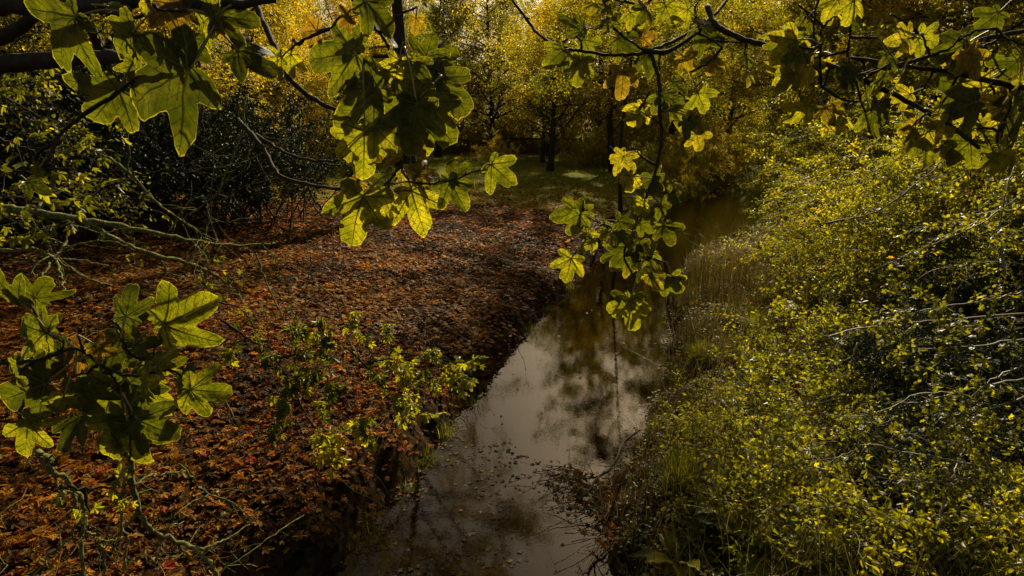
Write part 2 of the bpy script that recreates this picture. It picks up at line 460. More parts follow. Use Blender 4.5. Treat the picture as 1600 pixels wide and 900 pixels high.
def build_water():
    b = MB()
    xs = np.linspace(-6, 40, 2); ys = np.linspace(-6, 62, 2)
    X, Y = np.meshgrid(xs, ys)
    b.add(np.stack([X, Y, 0 * X], -1).reshape(-1, 3), [[0, 1, 3, 2]])
    mat = bpy.data.materials.new('stream_water'); t = NT(mat)
    pos = t.n('ShaderNodeNewGeometry').outputs['Position']
    n1 = t.n('ShaderNodeTexNoise', {'Vector': pos, 'Scale': 6.0, 'Detail': 3.0}).outputs['Fac']
    n2 = t.n('ShaderNodeTexNoise', {'Vector': pos, 'Scale': 24.0, 'Detail': 3.0, 'Roughness': .6}).outputs['Fac']
    h = t.m('ADD', t.m('MULTIPLY', n1, 1.0), t.m('MULTIPLY', n2, .35))
    yy = t.n('ShaderNodeSeparateXYZ', {0: pos}).outputs[1]
    amp = t.n('ShaderNodeMapRange', {'Value': yy, 'From Min': 17.0, 'From Max': 27.0, 'To Min': .0010, 'To Max': .018}).outputs[0]
    bp = t.n('ShaderNodeBump', {'Height': h, 'Strength': .5, 'Distance': amp})
    n3 = t.n('ShaderNodeTexNoise', {'Vector': pos, 'Scale': 3.0, 'Detail': 6.0, 'Roughness': .7}).outputs['Fac']
    col = t.ramp(n3, [(.35, (.008, .004, .002)), (.6, (.03, .014, .004)), (.75, (.06, .03, .007))])
    tr = t.n('ShaderNodeBsdfTransparent', {'Color': (.34, .22, .10, 1)})
    mud = t.n('ShaderNodeBsdfDiffuse', {'Color': col})
    body = t.n('ShaderNodeMixShader', {0: .30, 1: tr.outputs[0], 2: mud.outputs[0]})
    gl = t.n('ShaderNodeBsdfGlossy', {'Color': (1, 1, 1, 1), 'Roughness': .012, 'Normal': bp.outputs[0]})
    fr = t.n('ShaderNodeFresnel', {'IOR': 1.37, 'Normal': bp.outputs[0]})
    mx = t.n('ShaderNodeMixShader', {0: fr.outputs[0], 1: body.outputs[0], 2: gl.outputs[0]})
    t.n('ShaderNodeOutputMaterial', {'Surface': mx.outputs[0]})
    o = b.build('stream_water', mat)
    tag(o, 'dark still stream water reflecting the bright sky', 'water', kind='structure')


build_ground()
build_water()

# ------------------------------------------------------------------ litter on the left bank and floating leaves
def rand_up(n, spread):
    v = rng.normal(0, spread, (n, 3)); v[:, 2] = 1
    return unit(v)


def rand_dir(n):
    a = rng.uniform(0, 2 * np.pi, n)
    return np.stack([np.cos(a), np.sin(a), rng.normal(0, .12, n)], 1)


def mid_x(y):
    return np.interp(y, [0, 5, 10, 17, 26, 39, 60], [-0.5, -0.3, 1.2, 3.4, 7.5, 15, 24])


def build_litter():
    b = MB()
    # near: area-weighted, denser towards the camera
    for (y0, y1, n, tmpl, s0, s1) in ((1.5, 9, 34000, 'lobe', .035, .085), (9, 17, 46000, 'lobe', .045, .09), (17, 36, 46000, 'oval', .08, .15)):
        y = rng.uniform(y0, y1, n); w = 1.15 * y + 3
        x = rng.uniform(-1, 1, n) * w
        x = np.where(x > mid_x(y) + 1, x - 2 * (x - mid_x(y)), x)
        d = poly_sd(x, y)
        keep = (x < mid_x(y)) & (d > -.05 - .15 * rng.random(n)) & (x > -w)
        lump = fbm(x, y, 1.6, 21) + .6 * fbm(x, y, 5.0, 22)
        keep &= rng.random(n) < np.clip(.85 + .55 * lump, .25, 1) * np.clip(.1 + d * 1.3, 0, 1) * np.interp(y, [24, 36], [1, .12])
        x, y, d, lump = x[keep], y[keep], d[keep], lump[keep]
        n = len(x)
        z = ground_z(x, y) + rng.uniform(.004, .05, n) * (1 + np.clip(lump, 0, 1))
        P = np.stack([x, y, np.maximum(z, .01)], 1)
        tint = np.clip(rng.beta(1.8, 2.8, n) + .24 * fbm(x, y, 1.2, 5), 0, 0.97)
        tint = np.where(rng.random(n) < .02, 1.0, tint)
        S = 1.2 * (s0 + (s1 - s0) * rng.beta(1.2, 2.2, n) * 1.25)
        N = rand_up(n, .45); X = rand_dir(n)
        if tmpl == 'lobe':
            hh = rng.integers(0, 4, n)
            for q in range(4):
                h = hh == q
                b.scatter(*(T_MED[q] if y1 <= 9 else (T_LOBE, T_LOBE_C)[q % 2]), P[h], X[h], N[h], S[h], tint[h])
        else:
            b.scatter(*T_OVAL, P, X, N, S, tint)
    o = b.build('leaf_litter', M['litter'], smooth=False)
    tag(o, 'carpet of fallen brown and orange leaves covering the left bank', 'leaf litter', kind='stuff')
    # floating and just sunken leaves, drifting in rafts
    mw = leaf_mat('wet_leaves', [(0.0, (0.02, 0.009, 0.003)), (0.4, (0.07, 0.033, 0.007)), (0.75, (0.2, 0.1, 0.015)), (1.0, (0.4, 0.27, 0.03))], rough=0.5, trans=0.1, spec=0.15)
    b = MB()
    n = 60000
    y = rng.uniform(2.5, 13, n); x = rng.uniform(-4, 5, n)
    d = poly_sd(x, y)
    clump = .8 * fbm(x, y, 1.1, 9) + .5 * fbm(x, y, 3.1, 2) + .45 * fbm(x, y, 8.0, 4) + np.interp(y, [3, 5.5, 7.5, 10, 13], [.75, .5, .1, -.15, -.3]) - .25 * np.clip((x - 0.15 * y) , -1, 1)
    keep = (d < 0) & (rng.random(n) < np.clip((clump - .75) * .8, 0.002, .25) + .4 * (d > -.15) * (rng.random(n) < .5))
    x, y, clump = x[keep], y[keep], clump[keep]; n = len(x)
    P = np.stack([x, y, np.full(n, .003) + rng.uniform(0, .008, n)], 1)
    hh = rng.integers(0, 4, n); X = rand_dir(n) * [1, 1, .1]; N = rand_up(n, .10); S = .012 + .045 * rng.beta(1.3, 2, n); T = np.clip(rng.beta(1.4, 2.6, n), 0, 1)
    for q in range(4):
        h = hh == q
        b.scatter(T_MED[q][0] * [1, 1, .3], T_MED[q][1], P[h], X[h], N[h], S[h], T[h])
    o = b.build('floating_leaves', mw, smooth=False)
    tag(o, 'brown leaves floating in dark rafts on the stream', 'floating leaves', kind='stuff')
    b = MB()
    n = 42000
    y = rng.uniform(2.5, 14, n); x = rng.uniform(-4, 5, n); d = poly_sd(x, y); keep = d < 0
    keep &= rng.random(n) < np.clip(.6 + .9 * fbm(x, y, 1.4, 6), .1, 1)
    x, y = x[keep], y[keep]; n = len(x)
    P = np.stack([x, y, ground_z(x, y) + rng.uniform(.01, .09, n)], 1); P[:, 2] = np.minimum(P[:, 2], -.03)
    hh = rng.integers(0, 4, n); X = rand_dir(n); N = rand_up(n, .35); S = rng.uniform(.03, .08, n); T = np.clip(rng.beta(2, 2, n) + .15, 0, 1)
    for q in range(4):
        h = hh == q
        b.scatter(*T_MED[q], P[h], X[h], N[h], S[h], T[h])
    o = b.build('sunken_leaves', M['litter'], smooth=False)
    tag(o, 'sodden brown leaves lying on the bed under the stream water', 'sunken leaves', kind='stuff')


build_litter()


# ------------------------------------------------------------------ plant growth helper
def wander(start, d, length, n, curl, grav, g):
    """a wobbling path; grav <0 droops"""
    d = unit(d); pts = [np.array(start, float)]
    st = length / n
    for i in range(n):
        d = unit(d + g.normal(0, curl, 3) + np.array([0, 0, grav]))
        pts.append(pts[-1] + d * st)
    return np.array(pts)


def path_at(pts, t):
    m = len(pts) - 1
    f = np.clip(np.asarray(t) * m, 0, m - 1e-6); i = f.astype(int); w = (f - i)[..., None]
    return pts[i] * (1 - w) + pts[i + 1] * w, unit(pts[i + 1] - pts[i])


def leaves_on(b, pts, n, tmpl, size, g, tint, flat=1.0, spread=.12, up=0.9, t0=.1):
    t = g.uniform(t0, 1, n)
    p, T = path_at(pts, t)
    side = unit(g.normal(0, 1, (n, 3)) * np.array([1, 1, 1 / max(flat, .1)]))
    X = unit(side + T * .7 + np.array([0, 0, -.25]))
    P = p + side * np.abs(g.normal(0, spread, (n, 1)))
    N = unit(g.normal(0, 1, (n, 3)) * (1.2 - up) + np.array([0, 0, up]))
    b.scatter(*tmpl, P, X, N, size * g.uniform(.6, 1.25, n), np.clip(tint + g.normal(0, .16, n), 0, 1))


def make_tree(name, seed, height, trunk_r, crown0, spread, nlimb, leafn, leafsize, mat, lab, cat, multi=1, tintc=.5, lean=(0, 0), group=None, bark='bark', limb_up=.5, tmpl=T_DIA):
    g = np.random.default_rng(seed)
    root = empty(name, (0, 0, 0), lab, cat, group)
    tb, cb = MB(), MB()
    twigs = []
    for k in range(multi):
        d0 = np.array([lean[0] + (g.normal(0, .35) if multi > 1 else 0), lean[1] + (g.normal(0, .35) if multi > 1 else 0), 1.0])
        tr = wander((g.normal(0, .15) * (multi > 1), g.normal(0, .15) * (multi > 1), -.2), d0, height * g.uniform(.85, 1.0), 12, .05, .03, g)
        rr = trunk_r * (1 - np.linspace(0, 1, 13) ** 1.1 * .9); rr[0] *= 1.35
        tb.tube(tr, rr, 9)
        nl = max(3, nlimb // multi)
        for i in range(nl):
            t = crown0 + (1 - crown0) * (i + g.random()) / nl
            p, T = path_at(tr, np.array([t])); p = p[0]
            a = i * 2.4 + g.uniform(-.5, .5)
            L = spread * (1.15 - .75 * (t - crown0) / (1 - crown0)) * g.uniform(.7, 1.1)
            dirn = np.array([math.cos(a), math.sin(a), limb_up * g.uniform(.5, 1.3)])
            lm = wander(p, dirn, L, 8, .13, -.02, g)
            r0 = trunk_r * (1 - t * .75) * .45
            tb.tube(lm, r0 * (1 - np.linspace(0, .85, 9)), 5)
            for q in range(7):
                tt = g.uniform(.2, 1)
                p2, T2 = path_at(lm, np.array([tt]))
                tw = wander(p2[0], unit(T2[0] + g.normal(0, .7, 3)), L * g.uniform(.25, .5), 6, .16, -.04, g)
                tb.tube(tw, r0 * .3 * (1 - np.linspace(0, .8, 7)), 3, cap=False)
                twigs.append(tw)
                for q2 in range(2):
                    p3, T3 = path_at(tw, np.array([g.uniform(.2, .9)]))
                    tw3 = wander(p3[0], unit(T3[0] + g.normal(0, .8, 3)), L * g.uniform(.12, .25), 4, .2, -.06, g)
                    tb.tube(tw3, r0 * .13, 3, cap=False)
                    twigs.append(tw3)
    per = max(1, leafn // len(twigs))
    for tw in twigs:
        leaves_on(cb, tw, int(per * g.uniform(.4, 1.6)), tmpl, leafsize, g, tintc + g.normal(0, .10), spread=leafsize * 2.2, up=.45)
    tb.build('trunk', M[bark], root)
    cb.build('crown', M[mat], root, smooth=False)
    return root


def make_shrub(name, seed, nst, L, arch, leafn, leafsize, mat, lab, cat, lean=(-.6, -.1), group=None, tmpl=T_OVAL, stem='pale_stem', srad=.018, tintc=.5, side=9, up=.5, base=.7, zdir=1.0):
    """arching multi-stemmed shrub; stems lean along `lean`"""
    g = np.random.default_rng(seed)
    root = empty(name, (0, 0, 0), lab, cat, group)
    sb, fb = MB(), MB()
    tw_all = []
    for i in range(nst):
        d = np.array([lean[0] + g.normal(0, .45), lean[1] + g.normal(0, .45), zdir * g.uniform(.7, 1.5)])
        st = wander((g.normal(0, base), g.normal(0, base), -.1), d, L * g.uniform(.65, 1.1), 12, .06, arch, g)
        sb.tube(st, srad * g.uniform(.6, 1.2) * (1 - np.linspace(0, .8, 13)), 5)
        for q in range(side):
            t = g.uniform(.22, 1)
            p, T = path_at(st, np.array([t]))
            tw = wander(p[0], unit(T[0] * .8 + g.normal(0, .55, 3)), L * g.uniform(.12, .3), 7, .12, arch * .8, g)
            sb.tube(tw, srad * .33 * (1 - np.linspace(0, .7, 8)), 4, cap=False)
            tw_all.append(tw)
    per = leafn / len(tw_all)
    for tw in tw_all:
        leaves_on(fb, tw, max(1, int(per * g.uniform(.5, 1.5))), tmpl, leafsize, g, tintc + g.normal(0, .1), spread=leafsize * .9, up=up)
    sb.build('stems', M[stem], root)
    fb.build('foliage', M[mat], root, smooth=False)
    return root


# ------------------------------------------------------------------ far trees
def put(root, x, y, rz, s, label=None, group=None, first=[set()]):
    z = gz(x, y)
    if root.name not in first[0]:
        first[0].add(root.name)
        root.location = (x, y, z); root.rotation_euler = (0, 0, rz); root.scale = (s,) * 3
        if label: root['label'] = label
        if group: root['group'] = group
        return root
    return copy_tree(root, (x, y, z), rz, s, label, group)


GF = 'golden trees of the far wood'
goldA = make_tree('gold_tree', 11, 17, .30, .20, 6.2, 40, 36000, .15, 'olive', 'golden leaved tree standing in the far wood behind the field', 'tree', group=GF)
goldB = make_tree('gold_tree', 12, 19, .33, .17, 6.6, 42, 32000, .16, 'olive', 'olive leaved tree standing in the far wood behind the field', 'tree', group=GF, tintc=.6)
goldC = make_tree('gold_tree', 13, 15, .24, .2, 5.4, 36, 26000, .15, 'gold', 'golden leaved tree standing in the far wood behind the field', 'tree', group=GF, tintc=.7)
g = np.random.default_rng(5)
protos = [goldA, goldB, goldC]
spots = []
for x in np.linspace(-78, 84, 22): spots.append((x + g.normal(0, 1.5), 78 + g.normal(0, 4), 1.15))
for x in (-52, -44, -37, -30, -24, 26, 33, 41, 49, 57): spots.append((x + g.normal(0, 1), 54 + g.normal(0, 4), 1.0))
for x in np.linspace(-95, 100, 26): spots.append((x + g.normal(0, 2), 98 + g.normal(0, 5), 1.5))
for (x, y, s) in ((-22, 36, .95), (-15, 40, .9), (-28, 30, 1.0), (-9, 46, .85), (12, 58, .85), (19, 52, .85), (27, 44, .95), (34, 36, .95), (26, 30, .85), (20, 36, .8)):
    spots.append((x, y, s))
for i, (x, y, s) in enumerate(spots):
    k = i % 3
    put(protos[k], x, y, g.uniform(0, 6.28), s * g.uniform(.85, 1.1))

NG = 'tall autumn trees around the stream'
nA = make_tree('autumn_tree', 14, 15, .22, .26, 5.0, 34, 50000, .10, 'gold', 'tall yellowing tree whose crown fills the view above the stream', 'tree', group=NG, tintc=.55)
nB = make_tree('autumn_tree', 15, 14, .20, .24, 4.6, 34, 50000, .10, 'olive', 'tall yellowing tree whose crown fills the view above the stream', 'tree', group=NG, tintc=.6)
for i, (x, y, s) in enumerate(((-15.5, 29, 1.1), (-17, 39, 1.05), (7.5, 43, 1.0), (17, 21.5, 1.0), (22, 27, 1.15), (18.5, 36, 1.0), (22, 15, 1.1),
                               (28, 21, 1.2), (19, 38, 1.2), (12.5, 47, 1.1), (27, 36, 1.3), (9, 56, 1.1))):
    put((nA, nB)[i % 2], x, y, g.uniform(0, 6.28), s * 1.2)

nC = make_tree('tall_tree', 18, 19, .09, .34, 4.6, 40, 52000, .10, 'olive', 'tall slender tree at the left shore near the bend of the stream', 'tree', tintc=.6)
nC.location = (4.9, 25.6, gz(4.9, 25.6)); nC.scale = (.95,) * 3  # tree put in to block sun glare and mottle the water's reflection
for x, y in ((-8, 63), (-2, 66), (4, 64), (10, 67), (16, 63), (-15, 60)):
    spots.append((x, y, 1.15))
    put(protos[len(spots) % 3], x, y, g.uniform(0, 6.28), 1.15)

# central pair of dark trees on the field
c1 = make_tree('field_tree', 21, 9.5, .26, .26, 4.6, 26, 8000, .13, 'olive', 'dark forked tree in front of the field, nearest of the pair left of the stream', 'tree', limb_up=.75, tintc=.65)
p = gp(859, 272, 1.0); c1.location = (p[0], p[1], gz(p[0], p[1]))
c2 = make_tree('field_tree', 22, 9, .24, .28, 3.8, 22, 6000, .13, 'gold', 'slimmer dark trunk just behind the forked tree at the edge of the field', 'tree', limb_up=.8)
p = gp(848, 259, 1.0); c2.location = (p[0], p[1], gz(p[0], p[1]))
c3 = make_tree('tall_tree', 23, 18, .22, .40, 6.6, 36, 46000, .09, 'gold', 'tall tree with brown trunk behind the hanging bright maple leaves', 'tree')
c3.location = (-3.6, 21.8, gz(-3.6, 21.8)); c3.scale = (1.3,) * 3

# ------------------------------------------------------------------ world, sun, camera
def build_world():
    w = bpy.data.worlds.new('World'); SC.world = w; w.use_nodes = True
    nt = w.node_tree; bg = nt.nodes['Background']
    sky = nt.nodes.new('ShaderNodeTexSky'); sky.sky_type = 'NISHITA'; sky.sun_disc = False
    sky.sun_elevation = R(SUN_EL); sky.sun_rotation = R(SUN_AZ)
    sky.dust_density = 3.0
    wm = nt.nodes.new('ShaderNodeMix'); wm.data_type = 'RGBA'; wm.blend_type = 'MULTIPLY'; wm.inputs[0].default_value = 1
    nt.links.new(sky.outputs[0], wm.inputs[6]); wm.inputs[7].default_value = (1.0, .86, .62, 1)
    nt.links.new(wm.outputs[2], bg.inputs[0]); bg.inputs[1].default_value = SKY
    l = bpy.data.lights.new('sun', 'SUN'); l.energy = SUN; l.angle = R(.5); l.color = (1.0, .87, .60)
    o = bpy.data.objects.new('sun', l); COL.objects.link(o)
    d = Vector((math.sin(R(SUN_AZ)) * math.cos(R(SUN_EL)), math.cos(R(SUN_AZ)) * math.cos(R(SUN_EL)), math.sin(R(SUN_EL))))
    o.rotation_euler = d.to_track_quat('Z', 'Y').to_euler()


SUN_EL, SUN_AZ, SUN, SKY, EXPO = 33, 16, 5.0, .062, 0.5

def on_ground(px, py):
    p = gp(px, py, .3)
    for _ in range(3): p = gp(px, py, gz(p[0], p[1]))
    return (p[0], p[1], gz(p[0], p[1]))


# ------------------------------------------------------------------ brick wall behind the field
def build_wall():
    b = MB()
    def box(x0, x1, y0, y1, z0, z1, t=.5):
        v = [(x, y, z) for z in (z0, z1) for y in (y0, y1) for x in (x0, x1)]
        b.add(v, [[0, 2, 3, 1], [4, 5, 7, 6], [0, 1, 5, 4], [2, 6, 7, 3], [0, 4, 6, 2], [1, 3, 7, 5]], t)
    box(-34, 16, 74.0, 74.4, .5, 3.1)
    mat = bpy.data.materials.new('old_brick'); t = NT(mat)
    tc = t.n('ShaderNodeTexCoord').outputs['Object']
    mp = t.n('ShaderNodeMapping', {'Vector': tc, 'Rotation': (R(90), 0, 0)}).outputs[0]
    br = t.n('ShaderNodeTexBrick', {'Vector': mp, 'Color1': (.17, .07, .05, 1), 'Color2': (.11, .05, .045, 1), 'Mortar': (.2, .17, .15, 1), 'Scale': 3.0})
    pr = t.n('ShaderNodeBsdfPrincipled', {'Base Color': br.outputs[0], 'Roughness': .9})
    t.n('ShaderNodeOutputMaterial', {'Surface': pr.outputs[0]})
    root = empty('brick_wall', (0, 0, 0), 'long low purplish brown brick wall at the far side of the field', 'wall')
    b.build('wall_face', mat, root, smooth=False)
    b = MB(); box(-34, 16, 73.93, 74.47, 3.103, 3.22)
    b.build('coping', M['bark'], root, smooth=False)


build_wall()

# ------------------------------------------------------------------ undergrowth at the field edge and stream bend
gA = make_shrub('field_shrub', 31, 34, 4.2, -.09, 16000, .10, 'gold', 'bushy golden shrub at the bend of the stream', 'shrub', lean=(0, 0), group='shrubs around the stream bend', tmpl=T_DIA, stem='bark', base=1.0, up=.5)
gB = make_shrub('field_shrub', 32, 34, 4.6, -.06, 16000, .10, 'olive', 'bushy olive shrub at the bend of the stream', 'shrub', lean=(0, 0), group='shrubs around the stream bend', tmpl=T_DIA, stem='bark', base=1.2, up=.5, tintc=.62)
for i, (x, y, s) in enumerate(((14.6, 44, 1.0), (11.5, 40, .8), (9.6, 35, .62), (12.5, 50, 1.2), (17.5, 49, 1.3), (24, 47, 1.35), (22.5, 40, 1.3), (20.0, 35, 1.1), (25, 42, 1.5), (27, 36, 1.5), (18.2, 31, .8), (22, 30, 1.2),
                               (-1.5, 50, .6), (6.5, 47, .75), (9, 52, 1.0), (-14, 48, 1.3), (-19, 44, 1.3), (-25, 40, 1.4), (-31, 36, 1.5), (29, 50, 1.7), (34, 44, 1.7), (24, 56, 1.7))):
    k = (gA, gB)[i % 2]
    put(k, x, y, g.uniform(0, 6.28), s * 1.0)

# far hedge behind the wall
for i, x in enumerate(np.linspace(-60, 62, 30)):
    copy_tree((gA, gB)[i % 2], (x + g.normal(0, 1), 80 + g.normal(0, 2), 1.1), g.uniform(0, 6.28), 1.7 + .5 * g.random(), 'dense yellowish shrub in the hedge beyond the brick wall', 'hedge shrubs beyond the wall')


def build_lawn():
    b = MB()
    n = 70000
    y = 24 + 36 * rng.random(n) ** 1.4; x = rng.uniform(-30, 12, n)
    keep = (poly_sd(x, y) > .4) & (x < mid_x(y)) & (y + 2 * fbm(x, y, .5, 3) > 25.5); x, y = x[keep], y[keep]; n = len(x)
    P = np.stack([x, y, ground_z(x, y)], 1)
    X = unit(rng.normal(0, .5, (n, 3)) + [0, 0, 1])
    b.scatter(*T_BLADE, P, X, rng.normal(0, 1, (n, 3)), rng.uniform(.08, .2, n) * np.interp(y, [24, 60], [1, 1.8]), rng.random(n))
    o = b.build('lawn_grass', M['grass'], smooth=False)
    tag(o, 'short green grass of the field beyond the fallen leaves', 'grass', kind='stuff')


build_lawn()

# evergreens on the left
eA = make_shrub('evergreen_bush', 41, 60, 4.6, -.03, 30000, .09, 'ever', 'broad dark evergreen bush left of the field, nearest the grass', 'evergreen', lean=(0, 0), tmpl=T_OVAL, stem='bark', base=1.3, up=.5, side=10, srad=.03)
eB = make_shrub('evergreen_bush', 42, 60, 5.2, -.05, 30000, .09, 'ever', 'tall dark evergreen bush in the middle of the dark thicket on the left', 'evergreen', lean=(0, 0), tmpl=T_OVAL, stem='bark', base=1.5, up=.5, side=10, srad=.03)
put(eA, -8.3, 18.3, 0, .88)
put(eB, -11.4, 16.6, 1, 1.0)
put(eA, -14.8, 18.5, 2, 1.15, 'dark evergreen bush third from the field in the left thicket')
put(eB, -18.5, 17, 3, 1.2, 'dark evergreen bush at the far left edge behind the mossy limb')
put(eA, -12.5, 22, 4, 1.2, 'dark evergreen bush standing behind the others on the left')
put(eB, -17, 24, 5, 1.3, 'dark evergreen bush at the back of the left thicket')
put(eA, -22, 22, 5.5, 1.3, 'dark evergreen bush at the very left of the back row')

# leafy trees left, nearer, over the thicket
tl = make_tree('hazel_tree', 51, 8.5, .10, .12, 3.4, 22, 9000, .09, 'lime', 'sunlit hazel with drooping leafy tiers at the left edge', 'tree', multi=2, tintc=.42, limb_up=.2, tmpl=T_OVAL)
tl.location = (-11.2, 11.8, gz(-11.2, 11.8))
eU = 'dark holly like undergrowth inside the right bank thicket'
for i, (x, y, k) in enumerate(((10.6, 9.4, .62), (12.4, 11.5, .75), (9.4, 7.4, .45), (14.5, 9.5, .8), (11.0, 6.2, .5), (8.2, 8.6, .38), (13, 7, .6))):  # dark foliage imitates the shaded interior under the tall shrubs
    copy_tree((eA, eB)[i % 2], (x, y, gz(x, y)), i * 1.1, k, 'dark evergreen undergrowth inside the thicket of the right bank', eU)
for px, py, k in ((1380, 600, .2), (1450, 740, .2), (1350, 400, .4), (1430, 420, .5), (1430, 650, .26), (1530, 560, .34), (1575, 480, .42), (1500, 640, .28), (1400, 790, .16), (1580, 700, .2)):
    p = on_ground(px, py)
    copy_tree(eA, p, px * .1, k, 'dark evergreen undergrowth inside the thicket of the right bank', eU)
tL = copy_tree(nA, (-12.5, 19.6, gz(-12.5, 19.6)), 2.2, (1.0, 1.0, 1.02), 'tree rising behind the evergreen thicket on the left bank', None)  # put in so that a crown would darken the near water
for t_ in (tL,):
    if 'group' in t_: del t_['group']
tl2 = copy_tree(tl, (-14.5, 15.5, gz(-14.5, 15.5)), 2.0, 1.15, 'hazel with yellow green leaves farther back at the left edge')

# ------------------------------------------------------------------ the big sunlit thicket on the right bank
rG = 'tall bright shrubs overhanging the right bank'
rA = make_shrub('willow_shrub', 61, 26, 5.6, -.075, 32000, .072, 'lime', 'tall lime leaved shrub with arching stems on the right bank', 'shrub', lean=(-.55, -.15), group=rG, base=.5, side=14, srad=.022)
rB = make_shrub('willow_shrub', 62, 26, 5.0, -.085, 32000, .072, 'lime', 'tall lime leaved shrub with arching stems on the right bank', 'shrub', lean=(-.6, -.25), group=rG, base=.6, side=14, srad=.022, tintc=.6)
rC = make_shrub('willow_shrub', 63, 30, 4.2, -.11, 26000, .06, 'olive', 'tall lime leaved shrub with arching stems on the right bank', 'shrub', lean=(-.5, -.3), group=rG, base=.6, side=12, srad=.018, tintc=.6)
rs = [(9.5, 10.0, .85), (11.2, 12.0, 1.05), (10.6, 13.8, .8), (12.3, 16.3, .9), (13.0, 10.3, 1.25), (14.4, 14.5, 1.25), (14.6, 19.0, 1.0), (17.5, 19, 1.4), (16.4, 23.5, 1.0), (19, 24, 1.5), (19.5, 29, 1.35), (8.0, 8.8, .6), (8.8, 11.6, .6), (20, 20, 1.7), (17.5, 13.5, 1.6), (16, 9, 1.4), (22, 28, 1.8), (10.9, 8.2, .9)]
for i, (x, y, s) in enumerate(rs):
    put((rA, rB, rC)[i % 3], x, y, g.uniform(-.45, .45), s)

# nearer hawthorn with red berries over the dark hollow
hA = make_shrub('hawthorn_bush', 71, 22, 3.4, -.10, 5200, .048, 'lime', 'thorny bush with pale stems and a few red berries at the right edge', 'hawthorn', lean=(-.75, -.12), base=.35, side=10, srad=.012, tmpl=T_HAW, tintc=.35, up=.7)
put(hA, 7.9, 6.6, .05, 1.0)
hb = copy_tree(hA, (9.2, 8.6, gz(9.2, 8.6)), -.35, 1.1, 'pale stemmed thorny bush farther back, under the tall shrubs')
hc = copy_tree(hA, (6.3, 4.3, gz(6.3, 4.3)), .3, .72, 'low leafy thorny bush in the bottom right corner')
hd = copy_tree(hA, (7.2, 5.3, gz(7.2, 5.3)), -.15, .8, 'thorny bush with dense small leaves beside the bottom right hollow')


def berries(root, seed, n):
    g2 = np.random.default_rng(seed)
    a = np.linspace(0, 2 * np.pi, 7)[:-1]
    tv = [[0, 0, 1]] + [[math.cos(t) * .8, math.sin(t) * .8, .45] for t in a] + [[math.cos(t + .5) * .85, math.sin(t + .5) * .85, -.4] for t in a] + [[0, 0, -1]]
    tf = [[0, 1 + i, 1 + (i + 1) % 6] for i in range(6)] + [[13, 7 + (i + 1) % 6, 7 + i] for i in range(6)]
    tf += [[1 + i, 7 + i, 1 + (i + 1) % 6] for i in range(6)] + [[1 + (i + 1) % 6, 7 + i, 7 + (i + 1) % 6] for i in range(6)]
    for cx, cy, cz in ((-2.1, .1, 1.15), (-2.35, -.1, 1.0), (-1.3, .2, 1.9)):
        for i in range(n):
            b = MB(); c = np.array([cx, cy, cz]) + g2.normal(0, .06, 3)
            b.add(c + np.array(tv) * .011, tf)
            b.build('berry', M['berry'], root)


berries(hA, 3, 5)


